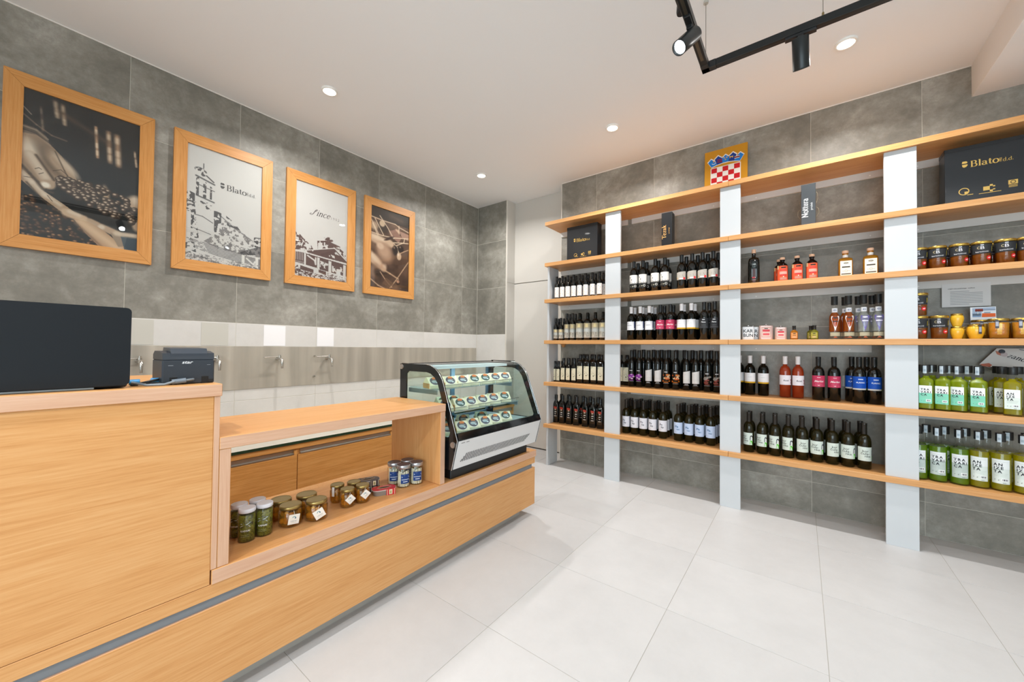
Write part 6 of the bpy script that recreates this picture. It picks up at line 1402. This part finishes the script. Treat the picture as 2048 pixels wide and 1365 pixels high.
sgn = thing('notice_sheet', 'sheet of paper with printed lines taped to the wall above the honey', 'notice', (.853, YB - .0195, 1.625))
box('sheet', sgn, -.1055, .1055, -.001, 0, -.077, .077, ink('#d7d8d8'))
p = Print(MB(), lambda u, v, o: (u, -.0012 - .0003 * o, v)); p.text(sans('UVJETI SKLADIŠTENJA  VAŽNO', .02), -.078, .040, .0085, '#4a4c50', 1)
rq = random.Random(3)
for i in range(9): p.rect(-.068, (.015 if i in (0, 8) else .072 - .05 * (rq.random() > .75)), .022 - i * .0105, .0248 - i * .0105, '#8b8e92', 1)
p.mb.build('printed_lines', sgn)
cd = thing('honey_card', 'small photo card of a honey dipper standing behind the honey jars', 'card', (.910, 3.685, 1.3312))
cd.rotation_euler = (-.05, 0, 0)
box('card_sheet', cd, -.0525, .0525, 0, .0015, 0, .206, ink('#e2e6ea'))
p = Print(MB(), lambda u, v, o: (u, -.0003 - .0003 * o, v)); p.rect(-.044, .050, .150, .200, '#9fb0c6', 1, top=.204); p.rect(-.044, -.008, .142, .165, '#86a0c0', 1)
for i in range(4): p.disc(-.028 + .008 * i, .186, .005, '#7c2a1c', 3, 8, .010)
p.rect(.0, .050, .1865, .1885, '#4a4248', 3); p.rect(-.022, -.020, .160, .178, '#d8e2d0', 2); p.rect(-.006, .050, .142, .182, '#d8dde2', 2); p.poly([(-.006, .142), (.050, .142), (.050, .164), (-.004, .166)], '#d9622a', 3); p.rect(.004, .030, .166, .174, '#8f98a4', 3); p.mb.build('photo', cd)
fl_ = thing('leaflet', 'pale leaflet with curly lettering leaning askew behind the yellow bottles', 'leaflet', (1.06, YB - .055, 1.140))
fl_.rotation_euler = (-.12, 0, 0)
pts = [(-.160, .035), (-.085, .138), (.19, .138), (.19, -.02), (-.09, .0)]
MB().prism(pts, lambda a, b, d: (a, d, b), 0, .0012, plain('leaflet_paper', '#c9c7c4', .5)).build('sheet', fl_, fixn=True)
p = Print(MB(), lambda u, v, o: (u, -.0006 - .0003 * o, v)); p.disc(-.066, .118, .014, '#3a3f47', 1, 12); p.poly([(-.092, .122), (-.074, .116), (-.07, .092), (-.086, .100)], '#b3715c', 1); p.disc(-.058, .100, .015, '#b9aeb0', 1, 10); p.poly([(-.158, .036), (-.12, .044), (-.108, .032), (-.118, .020), (-.145, .024)], '#b5654e', 2); p.poly([(-.128, .022), (-.098, .016), (-.09, .006), (-.105, .008)], '#3c3436', 2)
p.text(serif('zanorina', .11, .04, .3), -.050, .085, .040, '#2f2e33', 2, rot=-.42); p.poly([(.0, .130), (.06, .112), (.19, .104), (.19, .108), (.06, .117), (.004, .134)], '#6f7280', 1); p.mb.build('print', fl_)
so = thing('wall_socket', 'white wall socket between the crimson and bright blue bottles', 'socket', (.285, YB - .0002, 1.025))
box('plate', so, -.042, .042, -.010, 0, -.042, .042, plain('socket_white', '#d9d8d2', .4), .003)
mb = MB(); mb.tube([(0, -.010, 0), (0, -.0115, 0)], .024, ink('#c4c3bd'), 20); mb.tube([(0, -.0116, 0), (0, -.0118, 0)], .018, ink('#8f8e88'), 20)
for a in (-.006, .006): mb.tube([(a, -.0119, 0), (a, -.0122, 0)], .0025, ink('#2b2b2a'), 8)
mb.build('socket_well', so)
wc_ = thing('wooden_bracket', 'small wooden corner bracket under the middle shelf by the end panel', 'bracket', (-2.100, 3.70, SZ[2] - ST))
MB().prism([(-.022, 0), (.024, 0), (.024, -.010), (.014, -.016), (.016, -.032), (-.010, -.034), (-.012, -.020), (-.022, -.014)], lambda a, b, d: (a, d, b), -.012, .012, OAKX).build('bracket_block', wc_, fixn=True)
bpy.context.view_layer.update()
